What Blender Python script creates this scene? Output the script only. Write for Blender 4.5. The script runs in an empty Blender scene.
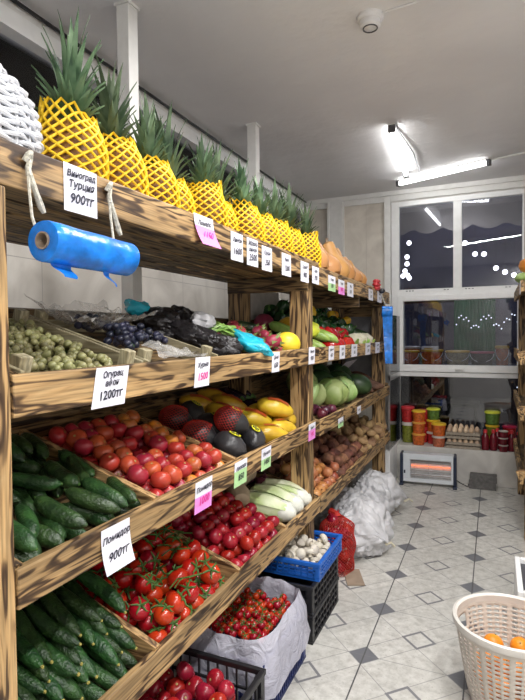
import bpy, bmesh, math, random
from mathutils import Vector, Matrix, Euler, noise
random.seed(7)
R = math.radians
col = bpy.context.scene.collection
scn = bpy.context.scene
ru = random.uniform

# ---------------------------------------------------------------- materials
def new_mat(name):
    m = bpy.data.materials.new(name); m.use_nodes = True
    nt = m.node_tree; nt.nodes.clear()
    out = nt.nodes.new('ShaderNodeOutputMaterial')
    b = nt.nodes.new('ShaderNodeBsdfPrincipled')
    nt.links.new(b.outputs[0], out.inputs[0])
    return m, nt, b, out
def N(nt, t, **kw):
    n = nt.nodes.new(t)
    for k, v in kw.items():
        if hasattr(n, k): setattr(n, k, v)
        else: n.inputs[k].default_value = v
    return n
def ramp(nt, stops):
    r = nt.nodes.new('ShaderNodeValToRGB'); e = r.color_ramp.elements
    while len(e) < len(stops): e.new(.5)
    for i, (p, c) in enumerate(stops):
        e[i].position = p; e[i].color = (*c, 1)
    return r
def coords(nt, scale=(1,1,1), rnd=True):
    tc = nt.nodes.new('ShaderNodeTexCoord'); mp = nt.nodes.new('ShaderNodeMapping')
    mp.inputs['Scale'].default_value = scale
    if rnd:
        oi = nt.nodes.new('ShaderNodeObjectInfo')
        ml = N(nt, 'ShaderNodeMath', operation='MULTIPLY'); ml.inputs[1].default_value = 37.
        nt.links.new(oi.outputs['Random'], ml.inputs[0])
        ad = N(nt, 'ShaderNodeVectorMath', operation='ADD')
        nt.links.new(tc.outputs['Object'], mp.inputs[0]); nt.links.new(mp.outputs[0], ad.inputs[0]); nt.links.new(ml.outputs[0], ad.inputs[1])
        return ad.outputs[0]
    nt.links.new(tc.outputs['Object'], mp.inputs[0])
    return mp.outputs[0]
def bump(nt, b, h, strength, dist=.01):
    bp = nt.nodes.new('ShaderNodeBump'); bp.inputs['Strength'].default_value = strength; bp.inputs['Distance'].default_value = dist
    nt.links.new(h, bp.inputs['Height']); nt.links.new(bp.outputs[0], b.inputs['Normal'])
def plain(name, c, rough=.5, metal=0, var=.12, scale=20, bmp=0, sss=0, **kw):
    """colour with a soft noise mottling"""
    m, nt, b, _ = new_mat(name)
    v = coords(nt)
    n = N(nt, 'ShaderNodeTexNoise'); n.inputs['Scale'].default_value = scale; n.inputs['Detail'].default_value = 4
    nt.links.new(v, n.inputs['Vector'])
    r = ramp(nt, [(.3, tuple(x*(1-var) for x in c)), (.7, tuple(min(1, x*(1+var)) for x in c))])
    nt.links.new(n.outputs['Fac'], r.inputs[0]); nt.links.new(r.outputs[0], b.inputs['Base Color'])
    b.inputs['Roughness'].default_value = rough; b.inputs['Metallic'].default_value = metal
    for k, x in kw.items(): b.inputs[k.replace('_', ' ')].default_value = x
    if bmp: bump(nt, b, n.outputs['Fac'], bmp)
    return m
def produce(name, c1, c2, rough=.35, scale=12, bmp=0., bscale=60, hv=.03, vv=.35, spec=.5):
    """two-colour mottling; hue and value differ from item to item"""
    m, nt, b, _ = new_mat(name)
    v = coords(nt)
    n = N(nt, 'ShaderNodeTexNoise'); n.inputs['Scale'].default_value = scale; n.inputs['Detail'].default_value = 3
    nt.links.new(v, n.inputs['Vector'])
    r = ramp(nt, [(.35, c1), (.65, c2)]); nt.links.new(n.outputs['Fac'], r.inputs[0])
    oi = nt.nodes.new('ShaderNodeObjectInfo')
    hs = nt.nodes.new('ShaderNodeHueSaturation')
    for sock, lo, hi in (('Hue', .5-hv, .5+hv), ('Value', 1-vv, 1+vv*.6)):
        mr = nt.nodes.new('ShaderNodeMapRange'); mr.inputs['To Min'].default_value = lo; mr.inputs['To Max'].default_value = hi
        nt.links.new(oi.outputs['Random'], mr.inputs['Value']); nt.links.new(mr.outputs[0], hs.inputs[sock])
    nt.links.new(r.outputs[0], hs.inputs['Color']); nt.links.new(hs.outputs[0], b.inputs['Base Color'])
    b.inputs['Roughness'].default_value = rough; b.inputs['Specular IOR Level'].default_value = spec
    if bmp:
        n2 = N(nt, 'ShaderNodeTexNoise'); n2.inputs['Scale'].default_value = bscale
        nt.links.new(v, n2.inputs['Vector']); bump(nt, b, n2.outputs['Fac'], bmp, .006)
    return m
def wood(name, axis, light=1., burnt=1., grey=False):
    m, nt, b, _ = new_mat(name)
    sc = [17., 17., 17.]; sc['xyz'.index(axis)] = 1.9
    v = coords(nt, tuple(sc))
    n = N(nt, 'ShaderNodeTexNoise'); n.inputs['Scale'].default_value = 1.6; n.inputs['Detail'].default_value = 2; n.inputs['Distortion'].default_value = .6
    nt.links.new(v, n.inputs['Vector'])
    ml = N(nt, 'ShaderNodeMath', operation='MULTIPLY'); ml.inputs[1].default_value = 8.5
    nt.links.new(n.outputs['Fac'], ml.inputs[0])
    fr = N(nt, 'ShaderNodeMath', operation='PINGPONG'); fr.inputs[1].default_value = 1.
    nt.links.new(ml.outputs[0], fr.inputs[0])
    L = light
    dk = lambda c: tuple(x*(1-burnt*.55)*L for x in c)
    if grey:
        r = ramp(nt, [(0., (.50*L,.45*L,.30*L)), (.6, (.44*L,.39*L,.25*L)), (1., (.34*L,.29*L,.17*L))])
    else: r = ramp(nt, [(0., (.58*L,.38*L,.175*L)), (.48, (.52*L,.325*L,.14*L)), (.7, dk((.34,.195,.085))), (.92, dk((.14,.07,.03)))])
    nt.links.new(fr.outputs[0], r.inputs[0])
    # broad charred patches
    n2 = N(nt, 'ShaderNodeTexNoise'); n2.inputs['Scale'].default_value = .4; n2.inputs['Detail'].default_value = 3
    nt.links.new(v, n2.inputs['Vector'])
    r2 = ramp(nt, [(.35, (1-.55*burnt,)*3), (.6, (1,1,1))]); nt.links.new(n2.outputs['Fac'], r2.inputs[0])
    mx = N(nt, 'ShaderNodeMix', data_type='RGBA', blend_type='MULTIPLY'); mx.inputs[0].default_value = 1
    nt.links.new(r.outputs[0], mx.inputs[6]); nt.links.new(r2.outputs[0], mx.inputs[7])
    # fine fibres
    sc2 = [160.]*3; sc2['xyz'.index(axis)] = 6.
    v2 = coords(nt, tuple(sc2)); n3 = N(nt, 'ShaderNodeTexNoise'); n3.inputs['Scale'].default_value = 1.
    nt.links.new(v2, n3.inputs['Vector'])
    r3 = ramp(nt, [(.35, (.6,)*3), (.62, (1.1,)*3)]); nt.links.new(n3.outputs['Fac'], r3.inputs[0])
    m2 = N(nt, 'ShaderNodeMix', data_type='RGBA', blend_type='MULTIPLY'); m2.inputs[0].default_value = 1
    nt.links.new(mx.outputs[2], m2.inputs[6]); nt.links.new(r3.outputs[0], m2.inputs[7])
    nt.links.new(m2.outputs[2], b.inputs['Base Color'])
    b.inputs['Roughness'].default_value = .55
    bump(nt, b, n3.outputs['Fac'], .25, .002)
    return m
def emit(name, c, s):
    m = bpy.data.materials.new(name); m.use_nodes = True; nt = m.node_tree; nt.nodes.clear()
    o = nt.nodes.new('ShaderNodeOutputMaterial'); e = nt.nodes.new('ShaderNodeEmission')
    e.inputs[0].default_value = (*c, 1); e.inputs[1].default_value = s
    nt.links.new(e.outputs[0], o.inputs[0]); return m
def film(name, c, alpha, rough=.25, bmp=.4, scale=14):
    """thin translucent plastic"""
    m, nt, b, out = new_mat(name)
    v = coords(nt); n = N(nt, 'ShaderNodeTexNoise'); n.inputs['Scale'].default_value = scale; n.inputs['Detail'].default_value = 5; n.inputs['Distortion'].default_value = 1.5
    nt.links.new(v, n.inputs['Vector'])
    b.inputs['Base Color'].default_value = (*c, 1); b.inputs['Roughness'].default_value = rough; b.inputs['Alpha'].default_value = alpha
    if bmp: bump(nt, b, n.outputs['Fac'], bmp, .02)
    return m
def glass(name, tint=(1,1,1), ior=1.5):
    m = bpy.data.materials.new(name); m.use_nodes = True; nt = m.node_tree; nt.nodes.clear()
    o = nt.nodes.new('ShaderNodeOutputMaterial'); t = nt.nodes.new('ShaderNodeBsdfTransparent'); g = nt.nodes.new('ShaderNodeBsdfGlossy')
    t.inputs[0].default_value = (*tint, 1); g.inputs['Roughness'].default_value = .01
    f = nt.nodes.new('ShaderNodeFresnel'); f.inputs[0].default_value = ior
    mx = nt.nodes.new('ShaderNodeMixShader')
    nt.links.new(f.outputs[0], mx.inputs[0]); nt.links.new(t.outputs[0], mx.inputs[1]); nt.links.new(g.outputs[0], mx.inputs[2]); nt.links.new(mx.outputs[0], o.inputs[0])
    return m

M = {}
for ax in 'xyz':
    M['burnt_'+ax] = wood('burnt_pine_'+ax, ax, 1.0, 1.)
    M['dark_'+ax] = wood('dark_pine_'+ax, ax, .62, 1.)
    M['pale_'+ax] = wood('pale_pine_'+ax, ax, 1.0, .25)
for ax in 'xyz': M['crate_'+ax] = wood('crate_pine_'+ax, ax, .95, .1, True)
M['white_paint'] = plain('white_paint', (.82,.82,.80), .45, var=.04)
M['pvc'] = plain('white_pvc', (.9,.91,.91), .3, var=.03)
M['paper'] = plain('white_paper', (.82,.82,.9), .6, var=.03)
M['pink_paper'] = plain('pink_paper', (.85,.28,.72), .6, var=.05)
M['green_paper'] = plain('green_paper', (.45,.72,.35), .6, var=.05)
M['ink'] = plain('black_ink', (.02,.02,.04), .5)
M['pink_ink'] = plain('pink_ink', (.75,.03,.3), .5)
M['rope'] = plain('rope', (.55,.53,.45), .9, var=.3, scale=120, bmp=.5)
M['blue_film'] = plain('blue_film', (.01,.2,.72), .25, var=.35, scale=25, bmp=.5)
M['cardboard'] = plain('cardboard', (.34,.26,.19), .8)
M['wicker'] = plain('white_wicker', (.72,.74,.78), .45, var=.12, scale=60)
M['net_yellow'] = plain('yellow_foam_net', (.95,.62,.02), .5, var=.06, scale=60)
M['pine_skin'] = produce('pineapple_skin', (.16,.08,.025), (.42,.22,.05), .6, 45, .8, 70, .01, .2)
M['pine_leaf'] = produce('pineapple_leaf', (.035,.085,.035), (.16,.25,.13), .45, 14, .2, 60, .02, .3)
M['squash'] = produce('butternut_skin', (.58,.27,.09), (.68,.36,.14), .45, 5, .05, 40, .01, .12)
M['cuke'] = produce('cucumber_skin', (.012,.04,.012), (.035,.095,.022), .38, 30, .7, 130, .02, .35)
M['cuke2'] = produce('bright_cucumber_skin', (.014,.038,.012), (.04,.095,.025), .35, 25, .6, 120, .02, .3)
M['blossom'] = plain('dry_blossom', (.35,.3,.07), .7)
M['tom_red'] = produce('tomato_red', (.36,.008,.006), (.5,.02,.008), .2, 9, 0, 0, .012, .3)
M['tom_pink'] = produce('tomato_pink', (.3,.008,.016), (.42,.018,.03), .25, 9, 0, 0, .01, .3)
M['tom_mix'] = produce('tomato_pink_orange', (.42,.025,.025), (.52,.06,.03), .3, 9, 0, 0, .018, .3)
M['tom_or'] = produce('tomato_orange', (.62,.16,.02), (.5,.13,.06), .3, 30, .2, 40, .02, .35)
M['calyx'] = plain('green_calyx', (.06,.14,.025), .6)
M['calyx_dot'] = plain('pale_stem_scar', (.45,.33,.12), .6)
M['onion'] = produce('onion_skin', (.42,.13,.05), (.62,.28,.12), .35, 8, .1, 30, .02, .35)
M['red_onion'] = produce('red_onion_skin', (.07,.01,.025), (.16,.03,.06), .3, 8, .1, 30, .02, .4)
M['potato'] = produce('potato_skin', (.3,.17,.08), (.45,.29,.15), .75, 18, .4, 50, .015, .35)
M['beet'] = produce('beet_skin', (.12,.05,.03), (.26,.1,.06), .75, 18, .4, 50, .015, .4)
M['cabbage'] = produce('cabbage_leaf', (.27,.44,.11), (.54,.68,.3), .45, 6, .4, 18, .02, .2)
M['napa'] = produce('napa_leaf', (.5,.62,.25), (.82,.85,.62), .4, 10, .4, 25, .01, .1)
M['dark_melon'] = produce('dark_melon', (.015,.04,.015), (.05,.1,.035), .4, 12, .1, 30, .02, .3)
M['courgette'] = produce('courgette', (.2,.38,.06), (.38,.55,.14), .35, 20, .1, 30, .02, .2)
M['pepper_red'] = produce('red_pepper', (.4,.01,.008), (.55,.03,.015), .15, 5, 0, 0, .01, .25)
M['pepper_dark'] = produce('dark_green_pepper', (.006,.035,.012), (.02,.08,.02), .2, 8, .1, 20, .02, .4)
M['pepper_yel'] = produce('yellow_pepper', (.65,.33,.02), (.75,.45,.04), .2, 5, 0, 0, .015, .2)
M['yellow_melon'] = produce('yellow_melon', (.8,.55,.02), (.9,.68,.05), .4, 8, .15, 30, .005, .05)
M['pomelo'] = produce('yellow_wrapped_fruit', (.55,.33,.02), (.78,.52,.04), .3, 9, .5, 25, .012, .25)
M['red_print'] = plain('red_print', (.45,.08,.02), .4)
M['black_wrap'] = produce('black_wrapped_fruit', (.012,.012,.014), (.04,.038,.04), .35, 10, .6, 35, 0, .3)
M['yellow_sticker'] = plain('yellow_sticker', (.78,.75,.03), .4)
M['net_red'] = plain('red_mesh_net', (.5,.03,.02), .5)
M['dragon'] = produce('dragon_fruit', (.32,.02,.06), (.48,.07,.1), .4, 10, .2, 20, .01, .3)
M['dragon_scale'] = plain('dragon_scale', (.25,.33,.1), .5)
M['eggplant'] = produce('eggplant', (.012,.004,.014), (.03,.01,.035), .2, 5, 0, 0, .01, .3)
M['sweet_potato'] = produce('sweet_potato', (.1,.05,.03), (.2,.1,.06), .7, 15, .3, 40, .01, .3)
M['redcab'] = produce('red_cabbage', (.16,.012,.04), (.28,.03,.08), .4, 6, .3, 16, .01, .2)
M['cauli'] = produce('cauliflower', (.72,.68,.5), (.8,.78,.62), .7, 30, .8, 60, .01, .1)
M['grape_g'] = produce('green_grape', (.19,.19,.075), (.33,.31,.14), .4, 12, 0, 0, .015, .2)
M['grape_d'] = produce('dark_grape', (.012,.014,.035), (.04,.045,.08), .35, 12, 0, 0, .02, .4)
M['mushroom'] = produce('mushroom_cap', (.55,.5,.42), (.75,.7,.6), .7, 10, .2, 30, .01, .15)
M['stem'] = plain('mushroom_stem', (.62,.56,.45), .8)
M['orange'] = produce('orange_peel', (.85,.27,.01), (.9,.36,.02), .4, 10, .25, 120, .01, .1)
M['pumpkin'] = produce('pumpkin_skin', (.62,.2,.03), (.75,.3,.06), .5, 8, .2, 20, .01, .1)
M['black_plastic'] = plain('black_plastic', (.014,.014,.017), .4, var=.2)
M['navy_plastic'] = plain('navy_plastic', (.012,.025,.13), .4, var=.2)
M['blue_plastic'] = plain('blue_plastic', (.015,.13,.55), .35, var=.15)
M['basket_plastic'] = plain('greige_plastic', (.64,.585,.52), .45, var=.05)
M['bag_white'] = film('milky_bag', (.8,.8,.92), .56, .25, .9, 16)
M['bag_clear'] = film('clear_bag', (.72,.71,.68), .36, .15, .9, 18)
M['bag_turq'] = film('turquoise_bag', (.02,.5,.68), .85, .25, .6, 14)
M['bag_black'] = film('black_bag', (.02,.018,.02), 1., .3, .8, 16)
M['sack'] = plain('white_woven_sack', (.58,.58,.6), .4, var=.22, scale=9, bmp=.7)
M['twine'] = plain('twine', (.6,.55,.42), .8)
M['grey_metal'] = plain('grey_metal', (.12,.12,.13), .4, .5)
M['light_metal'] = plain('light_metal', (.6,.6,.6), .3, .8)
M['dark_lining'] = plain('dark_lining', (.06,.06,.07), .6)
M['heater_white'] = plain('heater_enamel', (.68,.72,.76), .35, var=.03)
M['heater_navy'] = plain('heater_navy', (.02,.03,.06), .35)
M['reflector'] = plain('reflector', (.75,.75,.75), .3, .6)
M['tube_off'] = plain('quartz_tube', (.45,.4,.38), .3)
M['tube_hot'] = emit('hot_tube', (1,.25,.12), 1.6)
M['wire'] = plain('wire', (.5,.5,.5), .3, .8)
M['brick'] = plain('grey_brick', (.13,.125,.12), .9, var=.25, scale=40, bmp=.6)
M['tray_pulp'] = plain('paper_pulp', (.33,.28,.22), .95, var=.15, scale=60, bmp=.4)
M['egg'] = produce('egg_shell', (.62,.42,.27), (.75,.56,.4), .5, 6, 0, 0, .01, .3)
for k, c in dict(red=(.5,.03,.03), orange=(.6,.13,.025), darkred=(.16,.008,.018), green=(.1,.2,.04), pale=(.42,.36,.2), olive=(.2,.22,.03), coral=(.55,.16,.08), dark=(.04,.035,.03)).items():
    M['tub_'+k] = plain('filled_tub_'+k, c, .25, var=.35, scale=45)
for k, c in dict(yellow=(.8,.5,.03), lime=(.65,.7,.06), red=(.6,.04,.05), orange=(.75,.35,.06), pink=(.5,.02,.08), clear=(.6,.55,.5)).items():
    M['lid_'+k] = plain('lid_'+k, c, .35, var=.06)
M['glass'] = glass('window_glass', (.72,.74,.8), 1.7)
M['glass_dark'] = glass('lower_window_glass', (.55,.57,.6), 2.0)
M['led'] = emit('led_tube', (1,.99,.97), 21)
M['bulb'] = emit('bulb_glow', (1,.97,.95), 9)
M['fairy'] = emit('fairy_glow', (.9,.95,1), 3)
M['awning'] = plain('awning_canvas', (.36,.33,.3), .8, var=.1, scale=6, Emission_Color=(.3,.29,.28,1), Emission_Strength=.12)  # faint emission brightens the canvas, though it is no lamp
M['night_wall'] = plain('night_wall', (.09,.085,.11), .8, var=.3, scale=2)
M['green_cloth'] = plain('green_cloth', (.002,.13,.045), .6, var=.6, scale=3, Emission_Color=(.01,.2,.07,1), Emission_Strength=.04)  # weak glow put into the cloth colour in place of light on it
M['street'] = plain('pavement', (.16,.16,.17), .8, var=.3, scale=4)
M['steel_dark'] = plain('dark_steel', (.03,.03,.035), .4, .5)
M['detector'] = plain('detector_plastic', (.75,.75,.76), .4, var=.02)

def surface_wall(name, c1, c2, tile=(.6,.9), joint=(.45,.45,.45), rough=.35, plane='xz', veins=1., jw=.004):
    m, nt, b, _ = new_mat(name)
    tc = nt.nodes.new('ShaderNodeTexCoord')
    n = N(nt, 'ShaderNodeTexNoise'); n.inputs['Scale'].default_value = 3.; n.inputs['Detail'].default_value = 8; n.inputs['Distortion'].default_value = 1.2
    nt.links.new(tc.outputs['Object'], n.inputs['Vector'])
    r = ramp(nt, [(.35, c1), (.6, c2)]); nt.links.new(n.outputs['Fac'], r.inputs[0])
    sp = nt.nodes.new('ShaderNodeSeparateXYZ'); nt.links.new(tc.outputs['Object'], sp.inputs[0])
    cur = r.outputs[0]
    if tile:
        ax = {'xz': (0, 2), 'yz': (1, 2)}[plane]
        fac = None
        for a, per in zip(ax, tile):
            d = N(nt, 'ShaderNodeMath', operation='DIVIDE'); d.inputs[1].default_value = per
            nt.links.new(sp.outputs[a], d.inputs[0])
            f = N(nt, 'ShaderNodeMath', operation='FRACT'); nt.links.new(d.outputs[0], f.inputs[0])
            l = N(nt, 'ShaderNodeMath', operation='LESS_THAN'); l.inputs[1].default_value = jw/per
            nt.links.new(f.outputs[0], l.inputs[0])
            if fac is None: fac = l.outputs[0]
            else:
                mxx = N(nt, 'ShaderNodeMath', operation='MAXIMUM'); nt.links.new(fac, mxx.inputs[0]); nt.links.new(l.outputs[0], mxx.inputs[1]); fac = mxx.outputs[0]
        mx = N(nt, 'ShaderNodeMix', data_type='RGBA'); nt.links.new(fac, mx.inputs[0]); nt.links.new(cur, mx.inputs[6]); mx.inputs[7].default_value = (*joint, 1)
        cur = mx.outputs[2]
    nt.links.new(cur, b.inputs['Base Color']); b.inputs['Roughness'].default_value = rough
    return m
M['wall_tile_left'] = surface_wall('wall_tile_left', (.48,.45,.41), (.64,.61,.56), (.6,.45), (.36,.34,.32), .3, 'yz')
M['wall_panel_back'] = surface_wall('wall_panel_back', (.62,.57,.5), (.76,.71,.63), (.25,10), (.5,.46,.4), .4, 'xz', jw=.003)
M['wall_plain'] = surface_wall('wall_plain', (.6,.58,.56), (.68,.66,.64), None, rough=.6)
M['ledge'] = surface_wall('ledge_stone', (.5,.48,.45), (.66,.64,.6), None, rough=.5)

def ceiling_mat():
    m, nt, b, _ = new_mat('ceiling_plaster')
    tc = nt.nodes.new('ShaderNodeTexCoord')
    n = N(nt, 'ShaderNodeTexNoise'); n.inputs['Scale'].default_value = 1.1; n.inputs['Detail'].default_value = 6; n.inputs['Distortion'].default_value = .8
    nt.links.new(tc.outputs['Object'], n.inputs['Vector'])
    r = ramp(nt, [(.3, (.74,.735,.75)), (.7, (.83,.825,.835))]); nt.links.new(n.outputs['Fac'], r.inputs[0]); nt.links.new(r.outputs[0], b.inputs['Base Color'])
    b.inputs['Roughness'].default_value = .8
    n2 = N(nt, 'ShaderNodeTexNoise'); n2.inputs['Scale'].default_value = 6; n2.inputs['Detail'].default_value = 5; nt.links.new(tc.outputs['Object'], n2.inputs['Vector'])
    bump(nt, b, n2.outputs['Fac'], .35, .03)
    return m
def floor_mat():
    """stone tiles 0.42 m: dark small squares on the joints, outlined squares at the centres, planks running diagonally between"""
    m, nt, b, _ = new_mat('floor_tiles')
    L = nt.links
    tc = nt.nodes.new('ShaderNodeTexCoord'); sp = nt.nodes.new('ShaderNodeSeparateXYZ'); L.new(tc.outputs['Object'], sp.inputs[0])
    def mth(op, a, b2=None, c=None):
        n = N(nt, 'ShaderNodeMath', operation=op)
        for i, x in enumerate((a, b2, c)):
            if x is None: continue
            if isinstance(x, (int, float)): n.inputs[i].default_value = x
            else: L.new(x, n.inputs[i])
        return n.outputs[0]
    P = .4235
    X = mth('DIVIDE', mth('ADD', sp.outputs[0], .53), P); Y = mth('DIVIDE', mth('ADD', sp.outputs[1], -2.28), P*1.012)
    def cell(v): return mth('SUBTRACT', mth('FRACT', mth('ADD', v, .5)), .5)     # -0.5..0.5, 0 on the joint
    def diamond(x, y): return mth('ADD', mth('ABSOLUTE', x), mth('ABSOLUTE', y))
    cx, cy = cell(X), cell(Y)
    dd = diamond(cx, cy)
    dark = mth('LESS_THAN', dd, .16)
    hx, hy = cell(mth('ADD', X, .5)), cell(mth('ADD', Y, .5))
    hd = diamond(hx, hy)
    hollow = mth('MULTIPLY', mth('LESS_THAN', hd, .19), mth('GREATER_THAN', hd, .148))
    hollow_in = mth('LESS_THAN', hd, .19)
    sq = mth('MAXIMUM', dark, hollow_in)
    u, w = mth('ADD', X, Y), mth('SUBTRACT', X, Y)     # diagonals: period 1 in both
    def line(v, off, wd):
        return mth('LESS_THAN', mth('ABSOLUTE', cell(mth('ADD', v, off))), wd)
    lines = mth('MAXIMUM', mth('MAXIMUM', line(w, .165, .006), line(w, -.165, .006)), line(u, .165, .006))
    lines = mth('MULTIPLY', lines, mth('SUBTRACT', 1., sq))
    jy = mth('LESS_THAN', mth('ABSOLUTE', cx), .0075)
    jx = mth('LESS_THAN', mth('ABSOLUTE', cy), .005)
    # stone colour, a tone per plank
    n = N(nt, 'ShaderNodeTexNoise'); n.inputs['Scale'].default_value = 22; n.inputs['Detail'].default_value = 9; n.inputs['Roughness'].default_value = .7
    L.new(tc.outputs['Object'], n.inputs['Vector'])
    r = ramp(nt, [(.3, (.42,.41,.375)), (.5, (.57,.56,.52)), (.7, (.68,.67,.63))]); L.new(n.outputs['Fac'], r.inputs[0])
    cmb = nt.nodes.new('ShaderNodeCombineXYZ'); L.new(mth('FLOOR', mth('ADD', u, .665)), cmb.inputs[0]); L.new(mth('FLOOR', mth('MULTIPLY', mth('ADD', w, .665), 1.)), cmb.inputs[1])
    wn = N(nt, 'ShaderNodeTexWhiteNoise'); L.new(cmb.outputs[0], wn.inputs['Vector'])
    mr = nt.nodes.new('ShaderNodeMapRange'); mr.inputs['To Min'].default_value = .9; mr.inputs['To Max'].default_value = 1.06; L.new(wn.outputs['Value'], mr.inputs['Value'])
    def mix(f, a, c, bl='MIX'):
        x = N(nt, 'ShaderNodeMix', data_type='RGBA', blend_type=bl)
        if isinstance(f, (int, float)): x.inputs[0].default_value = f
        else: L.new(f, x.inputs[0])
        for i, q in ((6, a), (7, c)):
            if isinstance(q, tuple): x.inputs[i].default_value = (*q, 1)
            else: L.new(q, x.inputs[i])
        return x.outputs[2]
    c = mix(1., r.outputs[0], mr.outputs[0], 'MULTIPLY')
    # specks
    n2 = N(nt, 'ShaderNodeTexNoise'); n2.inputs['Scale'].default_value = 70; n2.inputs['Detail'].default_value = 3; L.new(tc.outputs['Object'], n2.inputs['Vector'])
    c = mix(mth('MULTIPLY', mth('GREATER_THAN', n2.outputs['Fac'], .66), .35), c, (.22,.2,.18))
    c = mix(mth('MULTIPLY', lines, .75), c, (.24,.24,.24))
    c = mix(dark, c, (.16,.165,.18)); c = mix(hollow, c, (.2,.2,.21))
    c = mix(mth('MULTIPLY', jx, .6), c, (.2,.2,.2)); c = mix(jy, c, (.1,.1,.1))
    L.new(c, b.inputs['Base Color']); b.inputs['Roughness'].default_value = .35; b.inputs['Specular IOR Level'].default_value = .4
    return m
M['ceiling'] = ceiling_mat(); M['floor'] = floor_mat()

# ---------------------------------------------------------------- mesh builder
class MB:
    def __init__(s): s.v = []; s.f = []
    def add(s, v, f, T=None):
        o = len(s.v)
        s.v += [tuple(T @ Vector(p)) if T else tuple(p) for p in v]
        s.f += [tuple(i+o for i in q) for q in f]; return s
    def box(s, x0, x1, y0, y1, z0, z1, T=None):
        return s.add([(x0,y0,z0),(x1,y0,z0),(x1,y1,z0),(x0,y1,z0),(x0,y0,z1),(x1,y0,z1),(x1,y1,z1),(x0,y1,z1)],
                     [(0,3,2,1),(4,5,6,7),(0,1,5,4),(1,2,6,5),(2,3,7,6),(3,0,4,7)], T)
    def tube(s, pts, r, n=8, caps=True, T=None):
        pts = [Vector(p) for p in pts]; k = len(pts)
        rs = r if isinstance(r, (list, tuple)) else [r]*k
        v = []; f = []; up = None
        for i, p in enumerate(pts):
            t = (pts[min(i+1, k-1)]-pts[max(i-1, 0)]).normalized()
            if up is None:
                up = Vector((0,0,1)) if abs(t.z) < .9 else Vector((1,0,0))
            a = t.cross(up)
            if a.length < 1e-4: a = t.cross(Vector((0,1,0)))
            a.normalize(); b = a.cross(t).normalized(); up = b
            for j in range(n):
                w = 2*math.pi*j/n
                v.append(p+(a*math.cos(w)+b*math.sin(w))*rs[i])
        for i in range(k-1):
            for j in range(n):
                f.append((i*n+j, i*n+(j+1) % n, (i+1)*n+(j+1) % n, (i+1)*n+j))
        if caps: f.append(tuple(range(n))[::-1]); f.append(tuple((k-1)*n+j for j in range(n)))
        return s.add(v, f, T)
    def lathe(s, prof, n=16, T=None, fn=None, cap=True):
        v = []; f = []; k = len(prof)
        for i, (r, z) in enumerate(prof):
            for j in range(n):
                w = 2*math.pi*j/n
                p = Vector((r*math.cos(w), r*math.sin(w), z))
                if fn: p = Vector(fn(p, w, i/(k-1)))
                v.append(p)
        for i in range(k-1):
            for j in range(n): f.append((i*n+j, i*n+(j+1) % n, (i+1)*n+(j+1) % n, (i+1)*n+j))
        if cap: f.append(tuple(range(n))[::-1]); f.append(tuple((k-1)*n+j for j in range(n)))
        return s.add(v, f, T)
    def ball(s, rx, ry, rz, c=(0,0,0), n=14, k=9, fn=None, T=None):
        prof = [(max(.03, math.sin(math.pi*i/(k-1))), -math.cos(math.pi*i/(k-1))) for i in range(k)]
        v0 = len(s.v)
        def g(p, w, t):
            q = Vector((p.x*rx, p.y*ry, p.z*rz))
            if fn: q = Vector(fn(q))
            return q+Vector(c)
        return s.lathe(prof, n, T, g)
    def build(s, name, mat, parent=None, smooth=True, bevel=0, loc=None):
        me = bpy.data.meshes.new(name); me.from_pydata(s.v, [], s.f); me.update()
        if smooth:
            me.shade_smooth()
            try: me.set_sharp_from_angle(angle=R(40))
            except Exception: pass
        me.materials.append(mat)
        o = bpy.data.objects.new(name, me); col.objects.link(o)
        if parent: o.parent = parent
        if loc: o.location = loc
        if bevel:
            b = o.modifiers.new('bevel', 'BEVEL'); b.width = bevel; b.segments = 2; b.limit_method = 'ANGLE'
        return o

def tag(o, label=None, cat=None, group=None, kind=None):
    if label: o['label'] = label
    if cat: o['category'] = cat
    if group: o['group'] = group
    if kind: o['kind'] = kind
    return o
def thing(name, label, cat, loc=(0,0,0), group=None, rot=None):
    o = bpy.data.objects.new(name, None); col.objects.link(o); o.location = loc; o.empty_display_size = .05
    if rot: o.rotation_euler = rot
    return tag(o, label, cat, group)
def dup(o, mtx=None, label=None, group=None, mat=None):
    def rec(a, par):
        c = a.copy(); col.objects.link(c)
        if par: c.parent = par
        for ch in a.children: rec(ch, c)
        return c
    r = rec(o, None)
    if mtx is not None: r.matrix_world = mtx
    if label: r['label'] = label
    if group: r['group'] = group
    return r
def struct(o): o['kind'] = 'structure'; return o
def sbox(name, mat, *a, parent=None, bevel=0):
    return MB().box(*a).build(name, mat, parent, False, bevel)
def fnoise(p, sc, amp, seed=0):
    return noise.noise(Vector(p)*sc+Vector((seed*7.3, seed*3.1, seed*5.7)))*amp
def basis(c, x, y, z, s=1.):
    m = Matrix(((x[0]*s,y[0]*s,z[0]*s,c[0]),(x[1]*s,y[1]*s,z[1]*s,c[1]),(x[2]*s,y[2]*s,z[2]*s,c[2]),(0,0,0,1))); return m
def pose(c, eul=(0,0,0), s=1.):
    return Matrix.Translation(Vector(c)) @ Euler(eul).to_matrix().to_4x4() @ Matrix.Scale(s, 4)
def place(o, m):
    o.matrix_world = m; return o
class Kind:
    """a prototype that is used itself the first time and copied afterwards"""
    def __init__(s, maker): s.maker = maker; s.o = None; s.used = {}
    def put(s, m, label, group=None):
        if s.o is None: s.o = s.maker(); o = s.o
        else: o = dup(s.o)
        place(o, m); o['label'] = label
        if group: o['group'] = group
        elif 'group' in o: del o['group']
        return o

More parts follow.
